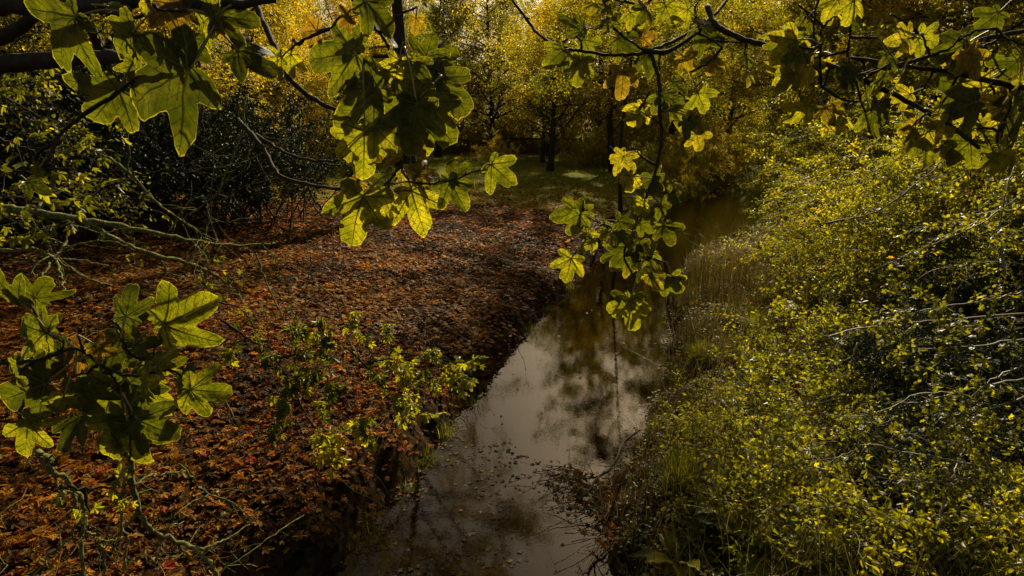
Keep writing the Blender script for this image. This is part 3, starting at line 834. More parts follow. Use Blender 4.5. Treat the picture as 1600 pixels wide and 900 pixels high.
# ------------------------------------------------------------------ right bank ground cover
def build_cover():
    b = MB()
    n = 130000
    y = 2.0 + 24 * rng.random(n) ** 1.5; x = mid_x(y) + rng.random(n) ** .85 * (y * .95 + 2.5)
    d = poly_sd(x, y)
    vis = (x < .98 * y + 2.2) & (d > .02) & (x > mid_x(y))
    dens = fbm(x, y, 1.5, 7) + .6 * fbm(x, y, 4.0, 3)
    hollow = np.clip((x - mid_x(y) - 2.9 - .10 * y) / 1.0, 0, 1) * np.clip((14 - y) / 3, 0, 1)
    keep = vis & (rng.random(n) < np.clip(.5 + .7 * dens + .5 * (d < 1.5), .08, 1) * (1 - .9 * hollow))
    x, y, d, dens = x[keep], y[keep], d[keep], dens[keep]
    n = len(x)
    hgt = np.clip(.16 + .22 * dens, .05, .5) * np.clip(d / .3, .3, 1)
    z = ground_z(x, y) + hgt * rng.random(n) ** .6
    P = np.stack([x, y, z], 1)
    N = rand_up(n, .9); X = rand_dir(n); S = .02 + .06 * rng.beta(1.2, 2.2, n) * np.interp(y, [2, 14, 26], [.9, 1.2, 1.8])
    tint = np.clip(.30 + .28 * dens + rng.normal(0, .2, n), 0, .97)
    h = rng.random(n) < .35
    b.scatter(*T_OVAL, P[~h], X[~h], N[~h], S[~h], tint[~h])
    b.scatter(*T_HAW, P[h], X[h], N[h], S[h], tint[h])
    o = b.build('ground_cover', M['lime'], smooth=False)
    tag(o, 'tangle of small green herbs and creepers covering the right bank', 'ground cover', kind='stuff')
    # dead leaves between
    b = MB()
    n = 42000
    y = 2.0 + 24 * rng.random(n) ** 1.4; x = mid_x(y) + rng.random(n) * (y * .95 + 2.5)
    d = poly_sd(x, y); keep = (d > .2) & (rng.random(n) < np.clip(d / 1.5, .15, .8)); x, y = x[keep], y[keep]; n = len(x)
    P = np.stack([x, y, np.maximum(ground_z(x, y), 0) + rng.uniform(.01, .09, n)], 1)
    b.scatter(*T_LOBE_C, P, rand_dir(n), rand_up(n, .5), rng.uniform(.03, .065, n), np.clip(rng.beta(2, 3, n), 0, .9))
    o = b.build('leaf_litter', M['litter'], smooth=False)
    tag(o, 'fallen brown leaves lying among the herbs of the right bank', 'leaf litter', kind='stuff')
    # thin dry stems and grass
    b = MB()
    n = 8000
    y = 2.5 + 18 * rng.random(n) ** 1.3; x = mid_x(y) + .6 + rng.random(n) ** 1.6 * (y * .55 + 2.5)
    d = poly_sd(x, y); keep = d > .02; x, y = x[keep], y[keep]; n = len(x)
    z = ground_z(x, y)
    L = rng.uniform(.2, .95, n)
    bend = rng.normal(0, .28, (n, 2)); w = rng.uniform(.0015, .0038, n)
    segs = 4
    side = unit(np.stack([np.ones(n), rng.normal(0, .5, n), np.zeros(n)], 1))
    vs_ = []
    for k in range(segs + 1):
        t = k / segs
        c = np.stack([x + bend[:, 0] * L * t * t * 1.6, y + bend[:, 1] * L * t * t * 1.6, z + L * t * (1 - .25 * t * np.abs(bend).sum(1))], 1)
        ww = (w * (1 - .75 * t))[:, None] * side
        vs_ += [c - ww, c + ww]
    V = np.stack(vs_, 1)
    base = (np.arange(n) * (2 * segs + 2))[:, None, None]
    F = np.array([[2 * k, 2 * k + 1, 2 * k + 3, 2 * k + 2] for k in range(segs)])[None] + base
    b.add(V.reshape(-1, 3), F.reshape(-1, 4), np.repeat(rng.random(n), 2 * segs + 2))
    o = b.build('dry_grass', M['dry'], smooth=False)
    tag(o, 'thin dry reddish stems and grass standing among the herbs', 'dry grass', kind='stuff')
    # low green sprinkles on the left bank
    b = MB()
    n = 16000
    y = 3 + 24 * rng.random(n); x = rng.uniform(-1, 1, n) * (1.0 * y + 1)
    dn = fbm(x, y, .8, 12) + .5 * fbm(x, y, 2.6, 5)
    keep = (x < mid_x(y)) & (poly_sd(x, y) > .15) & (dn > .5)
    x, y = x[keep], y[keep]; n = len(x)
    P = np.stack([x, y, ground_z(x, y) + rng.uniform(.04, .16, n)], 1)
    b.scatter(*T_OVAL, P, rand_dir(n), rand_up(n, .5), rng.uniform(.03, .06, n), np.clip(rng.normal(.35, .2, n), 0, 1))
    o = b.build('creeper_patches', M['lime'], smooth=False)
    tag(o, 'scattered patches of small green creeper among the brown leaves', 'creeper', kind='stuff')


build_cover()


# grass tussocks
def make_tussock(seed, nb, L, mat, lab, cat='grass tussock', name='grass_tussock', wid=.004, group=None, bend=1.0, base=.06):
    g2 = np.random.default_rng(seed)
    b = MB(); segs = 7
    for i in range(nb):
        a = g2.uniform(0, 2 * np.pi); out = g2.uniform(.1, 1.0) * bend
        l = L * g2.uniform(.6, 1.1)
        t = np.linspace(0, 1, segs + 1)
        r = out * l * t ** 1.5 * .9; h = l * (t - .55 * out * t ** 2.4)
        c = np.stack([math.cos(a) * (r + base * g2.random()), math.sin(a) * (r + base * g2.random()), h], 1) + np.array([g2.normal(0, base), g2.normal(0, base), -.02])
        sd = np.array([-math.sin(a), math.cos(a), 0]) * wid
        w = (1 - t ** 2)[:, None] * sd + 1e-5
        V = np.stack([c - w, c + w], 1).reshape(-1, 3)
        b.add(V, [[2 * k, 2 * k + 1, 2 * k + 3, 2 * k + 2] for k in range(segs)], g2.random())
    o = b.build(name, M[mat], smooth=False)
    return tag(o, lab, cat, group)


ts = make_tussock(1, 420, .55, 'grass', 'dark green arching grass tussock on the right bank beside the debris')
ts.location = on_ground(1062, 765)
for px, py, s, lb in ((1290, 890, .8, 'sunlit grass tussock at the bottom edge, right of the broad leaves'),
                      (1180, 520, 1.0, 'grass tussock on the right bank, halfway up the stream'),
                      (1090, 560, .8, 'small grass tussock near the water below the reeds')):
    c = copy_tree(ts, on_ground(px, py), s * 3, s, lb)
# grass hanging along the left waterline
td = make_tussock(3, 120, .30, 'grass', 'small dark grass tuft hanging over the left waterline', group='grass tufts along the left waterline', bend=1.2, base=.08, wid=.003)
for i, (px, py) in enumerate(((590, 800), (640, 745), (672, 705), (700, 662), (742, 616), (760, 590), (795, 552), (835, 505), (862, 475), (893, 445), (930, 412), (560, 830), (960, 378))):
    q = gp(px - 6, py, .15)
    if i == 0:
        td.location = (q[0], q[1], gz(q[0], q[1]))
    else:
        copy_tree(td, (q[0], q[1], gz(q[0], q[1])), i * 1.7, .6 + .12 * (i % 5))
# reeds on the point
rd = make_tussock(5, 130, .85, 'dry', 'clump of thin dry reeds on the right shore', 'reeds', 'reed_clump', .004, 'reed clumps along the right shore', .35, .2)
for i, (px, py, s) in enumerate(((1085, 445, 1.0), (1110, 430, 1.1), (1140, 425, 1.1), (1075, 480, .9), (1120, 470, 1.0), (1160, 440, 1.2), (1085, 530, .8), (1150, 500, .9), (1190, 470, 1.1), (1060, 600, .6), (1130, 560, .7))):
    if i == 0:
        rd.location = on_ground(px, py)
    else:
        copy_tree(rd, on_ground(px, py), i * 1.3, s)


# broad leaved plants bottom right (dock), nettles
def make_dock(seed, nl, L, lab, name='dock_plant', cat='plant'):
    g2 = np.random.default_rng(seed)
    root = empty(name, (0, 0, 0), lab, cat)
    for i in range(nl):
        b = MB(); a = i * 2.4 + g2.normal(0, .2); l = L * g2.uniform(.6, 1.1)
        t = np.linspace(0, 1, 11); el = g2.uniform(.5, 1.2)
        cx = l * (t * math.cos(el) + .15 * t * t); cz = l * (t * math.sin(el) - .6 * t * t * math.cos(el))
        wd = l * .15 * np.sin(np.pi * np.clip((t - .18) / .82, 0, 1) ** .8) + .004
        V = []
        for k in range(11):
            for s_, q in ((-1, .03), (-.5, .0), (0, -.02), (.5, .0), (1, .03)):
                wob = .012 * math.sin(k * 2.1 + s_ * 3 + i)
                V.append([cx[k] * math.cos(a) - s_ * wd[k] * math.sin(a), cx[k] * math.sin(a) + s_ * wd[k] * math.cos(a), cz[k] + abs(s_) * .35 * wd[k] + wob * abs(s_)])
        F = [[k * 5 + j, k * 5 + j + 1, k * 5 + j + 6, k * 5 + j + 5] for k in range(10) for j in range(4)]
        b.add(V, F, g2.uniform(.2, .7))
        b.build('leaf', M['lime'], root)
    return root


docks = [(1150, 800, .42, 'cluster of broad bright leaves on the bank, topmost of the dock plants'), (1115, 850, .36, 'broad leaved dock plant between the grass and the bottom edge'),
         (1175, 860, .45, 'large dock plant with long pale leaves near the bottom edge'), (1060, 885, .33, 'low dock plant closest to the water at the bottom edge'),
         (1230, 885, .36, 'dock plant at the bottom edge beside the sunlit tussock')]
for i, (px, py, L, lb) in enumerate(docks):
    d_ = make_dock(80 + i, 16, L * 1.35, lb); d_.location = on_ground(px, py)

def make_fern(seed, nf, L, lab):
    g2 = np.random.default_rng(seed)
    root = empty('fern', (0, 0, 0), lab, 'fern')
    for i in range(nf):
        a = i * 2.4 + g2.normal(0, .3); l = L * g2.uniform(.7, 1.1); t = np.linspace(0, 1, 22)
        r = l * (.75 * t + .2 * t * t); h = l * (1.0 * t - .85 * t ** 2.2) * g2.uniform(.7, 1.1)
        c = np.stack([math.cos(a) * r, math.sin(a) * r, h], 1)
        b = MB(); b.tube(c, .003 * (1 - .8 * t), 4, .6)
        T = unit(np.gradient(c, axis=0)); sd = np.array([-math.sin(a), math.cos(a), 0])
        for q in (-1, 1):
            X = unit(sd * q + T * .35 + [0, 0, -.15]); N = unit(np.cross(X, T)) * q
            wl = l * .24 * np.sin(np.pi * np.clip(t * .95 + .06, 0, 1)) ** .8 + .004
            b.scatter(T_OVAL[0] * [1, .55, .6], T_OVAL[1], c[2:], X[2:], N[2:], wl[2:], g2.uniform(.2, .6))
        b.build('frond', M['lime'], root, smooth=False)
    return root


for i, (px, py, L, lb) in enumerate(((1255, 870, .42, 'fern with arching fronds at the bottom edge right of the dock leaves'), (1330, 850, .40, 'fern at the bottom edge in front of the dark hollow'),
                                     (1205, 745, .42, 'fern growing above the dock plants on the right bank'), (1300, 730, .45, 'fern left of the lit spray over the hollow'), (1150, 640, .4, 'fern near the water in the middle of the right bank'))):
    f_ = make_fern(200 + i, 13, L, lb); f_.location = on_ground(px, py)

# low herb plants in clumps (individual leafy herbs along the right bank)
hp = make_shrub('bramble_bush', 91, 16, 1.15, -.14, 1900, .055, 'lime', 'low bramble with arching stems on the right bank', 'bramble', lean=(-.3, -.3), base=.18, side=6, srad=.006, tmpl=T_OVAL, tintc=.45, group='brambles of the right bank')
for i, (px, py, s) in enumerate(((1250, 760, 1.0), (1330, 840, 1.0), (1210, 660, 1.0), (1300, 640, 1.1), (1180, 600, 1.0), (1265, 560, 1.2), (1345, 560, 1.2), (1420, 640, 1.1), (1240, 480, 1.3), (1500, 860, 1.0), (1570, 800, 1.0),
                                 (1420, 880, 1.0), (1370, 760, .7), (1200, 730, .9), (1105, 690, .7), (1320, 480, 1.4), (1400, 500, 1.4), (1130, 640, .7), (1560, 880, 1.0), (1330, 700, 1.0), (1230, 830, .9))):
    q = on_ground(px, py)
    if i == 0:
        hp.location = q
    else:
        copy_tree(hp, q, i * .9, s)


# ------------------------------------------------------------------ branches drawn where they stand
def refine(pts, rads, sub, jit, g2):
    pts = np.asarray(pts, float); m = len(pts)
    t = np.linspace(0, m - 1, (m - 1) * sub + 1)
    # catmull-rom
    P = np.vstack([2 * pts[0] - pts[1], pts, 2 * pts[-1] - pts[-2]])
    i = np.clip(t.astype(int), 0, m - 2); u = (t - i)[:, None]
    p0, p1, p2, p3 = P[i], P[i + 1], P[i + 2], P[i + 3]
    q = .5 * (2 * p1 + (p2 - p0) * u + (2 * p0 - 5 * p1 + 4 * p2 - p3) * u ** 2 + (3 * p1 - p0 - 3 * p2 + p3) * u ** 3)
    q[1:-1] += g2.normal(0, jit, (len(q) - 2, 3))
    r = np.interp(t, np.arange(m), rads) * (1 + g2.normal(0, .07, len(q)))
    return q, r


def limb(b, pix, r0, r1, g2, sub=6, jit=.004, twigs=0, tl=.25, sides=7, grav=-.03):
    """pix: list of (px, py, depth)"""
    pts = [P3(*p) for p in pix]
    q, r = refine(pts, np.linspace(r0, r1, len(pts)), sub, jit, g2)
    b.tube(q, r, sides)
    out = [q]
    for k in range(twigs):
        p, T = path_at(q, np.array([g2.uniform(.1, 1)]))
        tw = wander(p[0], unit(T[0] * .6 + g2.normal(0, .8, 3)), tl * g2.uniform(.4, 1.2), 7, .2, grav, g2)
        rr = max(r1 * .6, r0 * .22)
        b.tube(tw, rr * (1 - np.linspace(0, .7, 8)), 4)
        out.append(tw)
        for k2 in range(2):
            p, T = path_at(tw, np.array([g2.uniform(.3, .9)]))
            t2 = wander(p[0], unit(T[0] * .6 + g2.normal(0, .8, 3)), tl * .4 * g2.uniform(.4, 1.2), 4, .2, grav, g2)
            b.tube(t2, rr * .5, 3)
            out.append(t2)
    return out


def tufts(b, paths, g2, n, s):
    """moss tufts roughen the outline"""
    for q in paths:
        k = max(2, int(n * len(q) / 7))
        p, T = path_at(q, g2.uniform(0, 1, k))
        N = unit(g2.normal(0, 1, (k, 3)) + [0, 0, .8])
        b.scatter(*T_DIA, p, N, g2.normal(0, 1, (k, 3)), s * g2.uniform(.4, 1.2, k), .6)


def branch_thing(name, lab, cat, limbs, mat, seed, mossy=0, part='limb'):
    g2 = np.random.default_rng(seed)
    root = empty(name, tuple(P3(*limbs[0][0][0])), lab, cat)
    inv = -np.array(root.location)
    for L in limbs:
        pix, r0, r1, tw, tl = L[:5]
        b = MB()
        paths = limb(b, pix, r0, r1, g2, twigs=tw, tl=tl)
        if mossy: tufts(b, paths, g2, mossy, r0 * .9)
        for v in b.v: v += inv.astype(np.float32)
        b.build(part, M[mat], root)
    return root


branch_thing('mossy_limb', 'yellowish mossy limb crossing low at the left above the leafy bank', 'branch', [
    ([(-60, 318, 3.3), (0, 325, 3.35), (60, 333, 3.4), (130, 345, 3.5), (175, 372, 3.6), (230, 395, 3.7), (290, 410, 3.9), (340, 430, 4.1)], .030, .010, 8, .4),
    ([(130, 345, 3.5), (180, 352, 3.6), (230, 362, 3.7), (300, 376, 3.9), (370, 384, 4.1), (430, 380, 4.3)], .020, .008, 7, .4)], 'moss', 1, mossy=9)
branch_thing('bare_twigs', 'star of bare mossy twigs above the lower left maple leaves', 'branch', [
    ([(-30, 388, 2.6), (20, 392, 2.6), (55, 390, 2.6), (85, 405, 2.6)], .009, .008, 2, .2),
    ([(85, 405, 2.6), (70, 425, 2.5), (55, 450, 2.4)], .006, .003, 1, .15),
    ([(85, 405, 2.6), (97, 430, 2.5), (102, 460, 2.4)], .006, .003, 1, .15),
    ([(85, 405, 2.6), (120, 425, 2.6), (150, 440, 2.6), (175, 446, 2.7)], .006, .003, 2, .15),
    ([(85, 405, 2.6), (60, 408, 2.6), (35, 404, 2.6), (10, 412, 2.6)], .005, .002, 1, .15),
    ([(85, 405, 2.6), (98, 385, 2.7), (110, 365, 2.8), (120, 355, 2.8)], .006, .003, 1, .15),
    ([(85, 405, 2.6), (130, 407, 2.7), (170, 415, 2.8)], .005, .002, 2, .15),
    ([(98, 392, 2.65), (130, 380, 2.7), (180, 378, 2.8), (210, 392, 2.9)], .005, .002, 3, .15)], 'moss', 2, mossy=3, part='twig')
branch_thing('lichen_branch', 'crooked lichen covered branch rising from the bottom left corner', 'branch', [
    ([(60, 705, 2.0), (78, 718, 2.0), (80, 735, 2.0), (105, 750, 2.05), (125, 775, 2.1)], .011, .008, 2, .18),
    ([(125, 775, 2.1), (133, 800, 2.1), (128, 845, 2.1), (130, 920, 2.1)], .009, .007, 3, .2),
    ([(112, 760, 2.1), (120, 800, 2.15), (135, 830, 2.2), (155, 842, 2.25), (180, 845, 2.3)], .007, .003, 3, .2),
    ([(155, 842, 2.2), (162, 870, 2.2), (160, 920, 2.2)], .006, .005, 2, .2),
    ([(122, 812, 2.1), (108, 840, 2.1), (70, 880, 2.1), (45, 915, 2.1)], .005, .003, 2, .2)], 'moss', 3, mossy=7)
branch_thing('lichen_branch', 'long mossy branch sloping from the maple leaves to the bottom edge', 'branch', [
    ([(205, 700, 2.1), (204, 735, 2.2), (210, 775, 2.3), (225, 815, 2.4), (240, 832, 2.5), (275, 845, 2.6), (305, 860, 2.6), (325, 880, 2.6), (350, 915, 2.6)], .012, .010, 6, .3),
    ([(204, 735, 2.2), (192, 770, 2.2), (190, 820, 2.2), (200, 840, 2.2), (192, 890, 2.2)], .006, .004, 2, .2),
    ([(204, 735, 2.2), (185, 790, 2.2), (165, 840, 2.2)], .005, .003, 1, .2),
    ([(210, 758, 2.2), (230, 745, 2.3), (250, 742, 2.4), (290, 735, 2.5)], .005, .003, 2, .2),
    ([(305, 860, 2.6), (335, 850, 2.7), (360, 838, 2.8), (390, 820, 2.9)], .007, .003, 3, .3)], 'moss', 4, mossy=7)
branch_thing('lichen_branch', 'thin bare branch lying over brown leaves right of the lowest maple leaves', 'branch', [
    ([(280, 725, 2.8), (300, 748, 2.9), (325, 772, 3.0), (362, 785, 3.1), (385, 808, 3.2)], .006, .004, 5, .3),
    ([(325, 772, 3.0), (300, 785, 2.9), (270, 808, 2.8), (245, 822, 2.8)], .006, .003, 3, .25),
    ([(345, 895, 3.0), (395, 860, 3.1), (430, 835, 3.2), (475, 805, 3.4)], .005, .003, 1, .2)], 'moss', 6, mossy=4)
branch_thing('thin_branch', 'thin dark branch slanting down across the evergreen thicket', 'branch', [
    ([(120, 225, 3.0), (160, 240, 3.0), (200, 268, 3.0), (240, 312, 3.1), (262, 330, 3.1), (300, 356, 3.3), (330, 378, 3.4)], .011, .005, 7, .5),
    ([(196, 120, 2.8), (199, 190, 2.9), (200, 268, 3.0)], .006, .005, 0, .2)], 'moss', 7, mossy=2)
branch_thing('thin_branch', 'tangle of fine bare twigs hanging at the right end of the thicket', 'branch', [
    ([(385, 150, 3.0), (375, 215, 3.1), (345, 290, 3.2), (325, 330, 3.3), (322, 370, 3.4)], .006, .003, 9, .5),
    ([(430, 230, 3.0), (370, 262, 3.1), (330, 310, 3.2), (280, 345, 3.3)], .005, .003, 8, .5)], 'moss', 8, mossy=1)
branch_thing('curved_twig', 'arching bare twigs over the lit leaf litter left of centre', 'branch', [
    ([(400, 395, 3.2), (415, 440, 3.2), (435, 480, 3.2), (450, 510, 3.2), (490, 553, 3.2), (555, 575, 3.3)], .005, .003, 4, .4),
    ([(498, 445, 3.1), (525, 470, 3.15), (540, 520, 3.2), (565, 560, 3.2)], .005, .003, 3, .4),
    ([(452, 482, 3.1), (480, 486, 3.1), (500, 510, 3.1), (495, 550, 3.2)], .004, .003, 2, .3),
    ([(428, 525, 3.1), (460, 545, 3.2), (492, 553, 3.2)], .005, .003, 3, .3),
    ([(486, 400, 3.4), (480, 440, 3.4), (475, 490, 3.4), (462, 520, 3.3)], .004, .003, 2, .3)], 'moss', 9, mossy=1, part='twig')
branch_thing('fallen_branch', 'dark crooked branch sticking out of the water by the debris', 'branch', [
    ([(1000, 672, 7.2), (975, 690, 6.8), (962, 720, 6.2), (950, 735, 6.0), (935, 745, 5.9), (915, 775, 5.6)], .016, .012, 4, .4),
    ([(935, 745, 5.9), (940, 790, 5.5), (950, 822, 5.3), (975, 830, 5.3)], .012, .006, 3, .3)], 'twig', 10)


# pale sunlit stems crossing on the right
def rstem(lab, pix, seed, r=.008, tw=5, leaf=60, size=.04, dep=None, name='hawthorn_branch', tint=.45):
    g2 = np.random.default_rng(seed)
    root = empty(name, tuple(P3(*pix[0][0])), lab, 'hawthorn')
    inv = -np.array(root.location, dtype=np.float32)
    b, f = MB(), MB()
    for pp in pix:
        paths = limb(b, pp, r, r * .35, g2, twigs=tw, tl=.45, sides=5, grav=.0)
        for q in paths[1:] or paths:
            leaves_on(f, q, max(2, leaf // max(1, len(paths))), T_HAW, size, g2, tint + g2.normal(0, .1), spread=.02, up=.8)
    for m_ in (b, f):
        for v in m_.v: v += inv
    b.build('stem', M['pale_stem'], root); f.build('foliage', M['lime'], root, smooth=False)


rstem('pale sunlit stem crossing the right side with small leaves at its tip', [[(1600, 490, 4.4), (1480, 500, 4.3), (1400, 506, 4.2), (1330, 515, 4.2), (1290, 525, 4.2), (1265, 512, 4.2)]], 1, .008, 8, 150)
rstem('forked pale stem below the hawthorn, reaching down to the herbs', [[(1600, 592, 4.2), (1530, 605, 4.2), (1490, 612, 4.2), (1430, 618, 4.3), (1385, 640, 4.3), (1340, 650, 4.4), (1290, 648, 4.5)],
      [(1500, 612, 4.2), (1440, 628, 4.2), (1400, 628, 4.2)], [(1340, 535, 4.4), (1325, 580, 4.4), (1305, 618, 4.5), (1275, 632, 4.6)]], 2, .007, 3, 60)
rstem('white lit leafy spray arching over the hollow at lower right', [[(1560, 735, 3.0), (1490, 720, 3.0), (1420, 708, 3.1), (1360, 695, 3.1), (1330, 705, 3.2), (1290, 725, 3.2)]], 3, .006, 5, 90, .034)
rstem('upright pale stem with leafy side shoots in the lower right corner', [[(1465, 830, 2.9), (1475, 780, 3.0), (1488, 745, 3.0), (1500, 715, 3.1), (1515, 680, 3.2), (1520, 640, 3.3)],
      [(1395, 755, 3.0), (1440, 752, 3.0), (1488, 750, 3.0), (1560, 740, 3.1)]], 4, .007, 9, 260, .034)
rstem('pale stems rising steeply beside the right edge', [[(1570, 430, 4.0), (1562, 360, 4.1), (1572, 300, 4.2), (1585, 260, 4.3)], [(1360, 425, 4.6), (1440, 390, 4.6), (1530, 350, 4.6), (1600, 300, 4.6)],
      [(1290, 350, 5.0), (1370, 330, 5.0), (1440, 280, 5.0), (1490, 235, 5.0)]], 5, .010, 8, 160)
rstem('leafy hawthorn shoots level with the red berries at the right edge', [[(1600, 455, 3.6), (1540, 470, 3.6), (1470, 480, 3.6), (1400, 495, 3.7)], [(1600, 530, 3.5), (1530, 540, 3.5), (1460, 545, 3.5), (1390, 548, 3.6)],
      [(1600, 620, 3.3), (1540, 640, 3.3), (1470, 655, 3.4), (1440, 690, 3.4)], [(1600, 570, 3.4), (1540, 600, 3.4), (1500, 650, 3.4), (1480, 700, 3.4)]], 6, .006, 10, 420, .04, tint=.35)

# debris dam: dead reed and leaf heap in the stream
def build_debris():
    g2 = np.random.default_rng(12)
    root = empty('debris_heap', (0, 0, 0), 'heap of dead stalks and wet leaves lodged against the branch in the stream', 'debris')
    b, f = MB(), MB()
    for (px, py, n, s) in ((905, 760, 40, .17), (940, 775, 45, .16), (960, 805, 40, .13), (962, 845, 30, .12), (880, 745, 20, .15)):
        c = gp(px, py, .03)
        for i in range(n):
            p = c + g2.normal(0, s, 3) * [1, .8, .0] + [0, 0, abs(g2.normal(0, .04))]
            w = wander(p, (g2.normal(-.6, .6), g2.normal(-.2, .5), g2.normal(.12, .15)), g2.uniform(.15, .5), 4, .15, -.02, g2)
            b.tube(w, g2.uniform(.002, .005), 3, g2.random(), cap=False)
        k = int(n * 1.2)
        P = c + g2.normal(0, s * 1.1, (k, 3)) * [1, .8, 0] + np.array([0, 0, .03]) + np.abs(g2.normal(0, .03, (k, 3))) * [0, 0, 1]
        f.scatter(*T_LOBE_C, P, g2.normal(0, 1, (k, 3)), g2.normal(0, .5, (k, 3)) + [0, 0, 1], g2.uniform(.03, .06, k), g2.beta(3, 2, k) * .9)
    b.build('stalks', M['dry'], root); f.build('dead_leaves', M['litter'], root, smooth=False)


build_debris()


def build_twigs():
    g2 = np.random.default_rng(31); b = MB()
    for i in range(420):
        y = 2.5 + 20 * g2.random() ** 1.5; x = mid_x(y) - .4 - g2.random() * (y * .9 + 1.5)
        if poly_sd(np.array([x]), np.array([y]))[0] < .1: continue
        a = g2.uniform(0, 6.28)
        w = wander((x, y, gz(x, y) + .05), (math.cos(a), math.sin(a), g2.normal(.05, .1)), g2.uniform(.2, 1.1), 6, .18, 0, g2)
        w[:, 2] = np.maximum(w[:, 2], ground_z(w[:, 0], w[:, 1]) + .03)
        b.tube(w, g2.uniform(.002, .008) * (1 - np.linspace(0, .6, 7)), 4)
    o = b.build('fallen_twigs', M['moss'])
    tag(o, 'fallen twigs scattered over the brown leaves of the left bank', 'twigs', kind='stuff')


build_twigs()

# ------------------------------------------------------------------ maple sprays over the left bank (middle distance)
def med_leaf(seed):
    v, f3, f4, uv = big_leaf(1.0, seed, .3, .5, 30)
    # keep rings 2 (index 1,3,5) light
    return v, f3, f4, uv


def spray_mid(lab, pix, seed, nleaf, size, tint=.36, mat='lime', r=.007, name='maple_spray', tw=7, tl=.3):
    g2 = np.random.default_rng(seed)
    root = empty(name, tuple(P3(*pix[0][0])), lab, 'maple spray')
    inv = -np.array(root.location, dtype=np.float32)
    b, f = MB(), MB()
    allp = []
    for pp in pix: allp += limb(b, pp, r, r * .4, g2, twigs=tw, tl=tl, sides=5)
    per = max(1, nleaf // len(allp))
    for q in allp:
        n = max(1, int(per * g2.uniform(.5, 1.6)))
        p, T = path_at(q, g2.uniform(.3, 1, n))
        X = unit(T * .6 + g2.normal(0, .6, (n, 3)) + [0, -.35, -.45])
        N = unit(g2.normal(0, .45, (n, 3)) + [0, -.45, 1.0])
        f.scatter(*T_MED[g2.integers(0, 4)], p + X * .02, X, N, size * g2.uniform(.6, 1.2, n), np.clip(g2.normal(tint, .18, n), 0, 1))
    for m_ in (b, f):
        for v in m_.v: v += inv
    b.build('twigs', M['twig'], root); f.build('foliage', M[mat], root, smooth=False)


spray_mid('sunlit leafy maple shoot over the brown leaves, left of the small sprays', [[(345, 500, 2.9), (390, 530, 3.0), (430, 560, 3.0), (455, 600, 3.1), (480, 650, 3.1), (510, 690, 3.1)], [(430, 560, 3.0), (480, 555, 3.0), (530, 560, 3.1)]], 1, 380, .037)
spray_mid('yellow green maple shoot in the middle of the small sprays', [[(545, 545, 3.2), (575, 575, 3.2), (600, 600, 3.2), (610, 640, 3.2)], [(570, 570, 3.2), (610, 560, 3.3), (635, 590, 3.3)]], 2, 330, .037, .5)
spray_mid('maple shoot reaching right towards the stream, rightmost of the sprays', [[(610, 545, 3.4), (650, 555, 3.4), (690, 560, 3.5), (730, 575, 3.5)]], 3, 170, .04, .42)
spray_mid('yellowing maple shoot hanging lowest among the small sprays', [[(478, 650, 3.1), (500, 680, 3.1), (510, 715, 3.1)], [(505, 670, 3.1), (540, 690, 3.15)]], 4, 90, .045, .68, tw=4, tl=.2)
spray_mid('small leafy shoot catching white light above the left sprays', [[(300, 400, 4.0), (330, 420, 4.0), (370, 425, 4.1)]], 5, 60, .04, .5)
spray_mid('small leafy shoot just right of the yellowish leaf of the lowest near spray', [[(330, 470, 3.3), (370, 480, 3.4), (395, 500, 3.4)]], 15, 40, .036, .5)
spray_mid('little yellow leaflets at the fork of the lichen branch', [[(95, 760, 2.0), (130, 765, 2.05), (165, 762, 2.1), (188, 770, 2.1)], [(130, 765, 2.05), (140, 800, 2.1)]], 6, 18, .035, .6, tw=2, tl=.1)
spray_mid('drooping leafy tiers at the left edge above the mossy limb', [[(-60, 200, 2.4), (0, 215, 2.5), (60, 235, 2.6), (120, 232, 2.8)], [(-60, 140, 2.6), (0, 150, 2.7), (70, 185, 2.8), (130, 195, 2.9)], [(-60, 250, 2.4), (0, 262, 2.5), (50, 270, 2.5), (100, 262, 2.6)], [(-50, 330, 2.2), (0, 310, 2.3), (60, 312, 2.4), (110, 318, 2.5)]], 7, 230, .045, .35, tw=9, tl=.5)

# ------------------------------------------------------------------ unseen maple of the near branches, crown shaped to darken bank and near water
mp = make_tree('maple_tree', 101, 15, .28, .46, 9.0, 30, 34000, .09, 'lime', 'the maple at the left whose boughs reach over the camera', 'maple tree', tmpl=T_LOBE, limb_up=.55)
mp.location = (-9.6, 8.6, gz(-9.6, 8.6))

